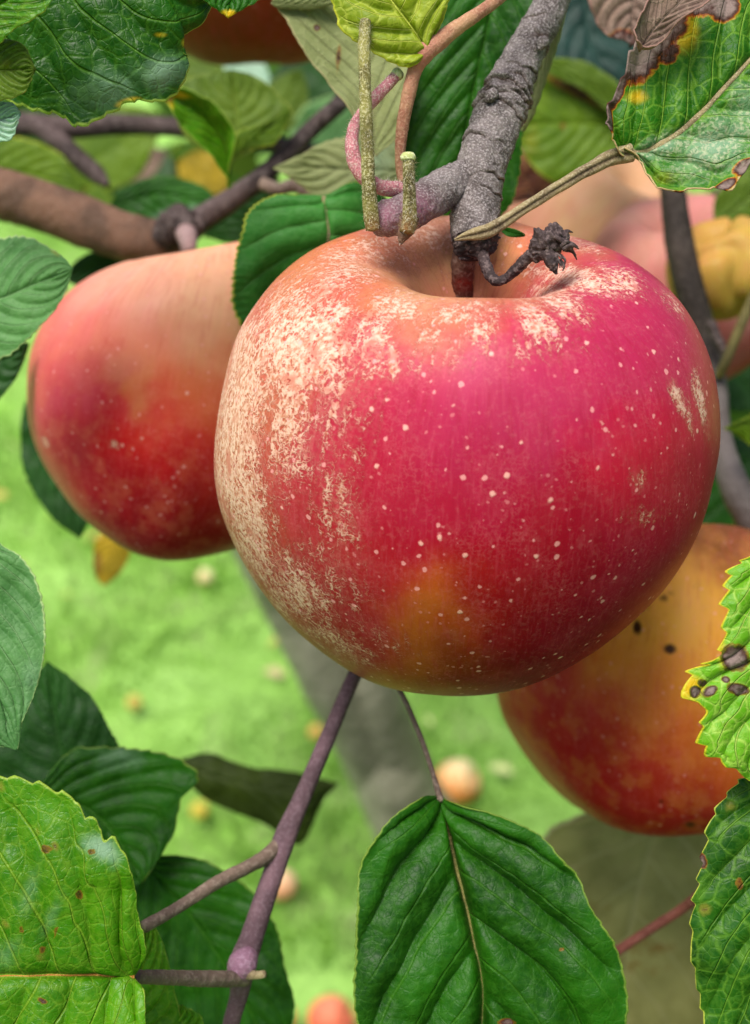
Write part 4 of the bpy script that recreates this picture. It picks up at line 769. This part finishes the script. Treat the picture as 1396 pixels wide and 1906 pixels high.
gcl = ga * (1 - m1) + gb * m1; gcl = gcl * (1 - m2) + gc * m2; gcl = gcl * (1 - m3) + gd_ * m3; gcl = gcl * rs.uniform(.8, 1.2, (nb, 1)) * np.array([.67, .72, .52])
t = NT('grass blades'); pc_ = t.attr('paint'); t.fin(pc_, .55, None, .3)
tr_ = t.n.new('ShaderNodeBsdfTranslucent'); t.put(tr_, 'Color', pc_); ms_ = t.n.new('ShaderNodeMixShader'); ms_.inputs[0].default_value = .5
t.t.links.new(t.bsdf.outputs[0], ms_.inputs[1]); t.t.links.new(tr_.outputs[0], ms_.inputs[2]); t.t.links.new(ms_.outputs[0], t.out.inputs[0])
me = bpy.data.meshes.new('grass'); Vf = V.reshape(-1, 3).astype(np.float32)
me.vertices.add(len(Vf)); me.vertices.foreach_set('co', Vf.ravel()); me.loops.add(nb * 7)
me.loops.foreach_set('vertex_index', np.hstack([Fq, Ft]).astype(np.int32).ravel()); me.polygons.add(nb * 2)
st_ = np.stack([np.arange(nb) * 7, np.arange(nb) * 7 + 4], 1).ravel().astype(np.int32); me.polygons.foreach_set('loop_start', st_); me.update(calc_edges=True)
at = me.color_attributes.new('paint', 'FLOAT_COLOR', 'POINT'); at.data.foreach_set('color', np.hstack([np.repeat(gcl, 5, 0), np.ones((nb * 5, 1))]).astype(np.float32).ravel())
me.materials.append(t.m); go = bpy.data.objects.new('grass', me); COL.objects.link(go)
tag(go, 'bright blurred mown lawn grass under the tree', 'grass', kind='stuff')
# fallen apples lying on the lawn
def fallen(label, px, py, r, col, pal):
    d = ground_d(py, .03); p = P(px, py, d); rad = r * d / F
    m_ = apple_mat('fallen apple skin', 'b04030', streak=.4, dots=.2, rough=.45)
    apple(label, m_, (px, py, d), r, paint=[(px, py - r * .5, pal), (px, py + r * .5, col), (px - r, py, col)], sig=r * .55, n=(40, 44), tilt=(60 * (1 if px > 600 else -1), 20), sq=.95, back=col,
          group='fallen apples on the lawn', name='fallen_apple', albedo=1.0, seed=int(px))
fallen('fallen apple, cream on top and orange below, on the lawn left of the orange apple', 852, 1455, 41, 'f09048', 'fff0c4')
fallen('pink fallen apple at the bottom edge beside the big quilted leaf', 616, 1897, 42, 'e06050', 'f09078')
fallen('pale pink fallen apple half hidden behind the purple brown twig', 524, 1646, 28, 'dc9a80', 'eed0b0')
fallen('small orange fallen apple at the bottom edge left of the pink one', 524, 1893, 26, 'd0602c', 'e09040')
fallen('tiny orange fallen apple beside the edge of the forked trunk', 588, 1362, 14, 'c8a458', 'd8bc70')
fallen('faint brownish fallen apple in the middle of the lawn', 250, 1308, 15, 'b0a058', 'c0b060')
fallen('pale fallen apple on the lawn just below the peach apple', 382, 1074, 15, 'cfc090', 'e4e0b8')
fallen('orange fallen apple behind the blurred folded olive leaf', 372, 1508, 17, 'c0b048', 'c8c058')

# leaf litter scattered on the lawn
rs = np.random.RandomState(12); nl_ = 110; Vl, Cl = [], []
for i in range(nl_):
    y = rs.uniform(1.2, 4.5); x = rs.uniform(-1, 1) * (.4 + y * .4); s_ = rs.uniform(.012, .026); a = rs.rand() * 6.28; z = rs.uniform(.015, .03)
    ax = np.array([math.cos(a), math.sin(a), rs.uniform(-.4, .4)]); sd_ = np.array([-math.sin(a), math.cos(a), rs.uniform(-.5, .5)]); c0 = np.array([x, y, z])
    Vl += [c0 - ax * s_, c0 - ax * .3 * s_ - sd_ * .5 * s_ + (0, 0, .004), c0 + ax * .4 * s_ - sd_ * .42 * s_ + (0, 0, .003), c0 + ax * s_, c0 + ax * .4 * s_ + sd_ * .42 * s_ + (0, 0, .005), c0 - ax * .3 * s_ + sd_ * .5 * s_ + (0, 0, .002)]
    Cl += [lin(rs.choice(['c8c860', 'c0a860', 'b08850', 'd0d890', 'b8c858', 'c8b888']))] * 6
t = NT('dry fallen leaves'); t.fin(t.attr('paint'), .8, None, .1)
tag(mesh_obj('leaf_litter', np.array(Vl), [tuple(range(6 * i, 6 * i + 6)) for i in range(nl_)], t.m, cols={'paint': np.array(Cl)}), 'dry yellow and tan leaves scattered over the blurred lawn', 'leaf litter', kind='stuff')
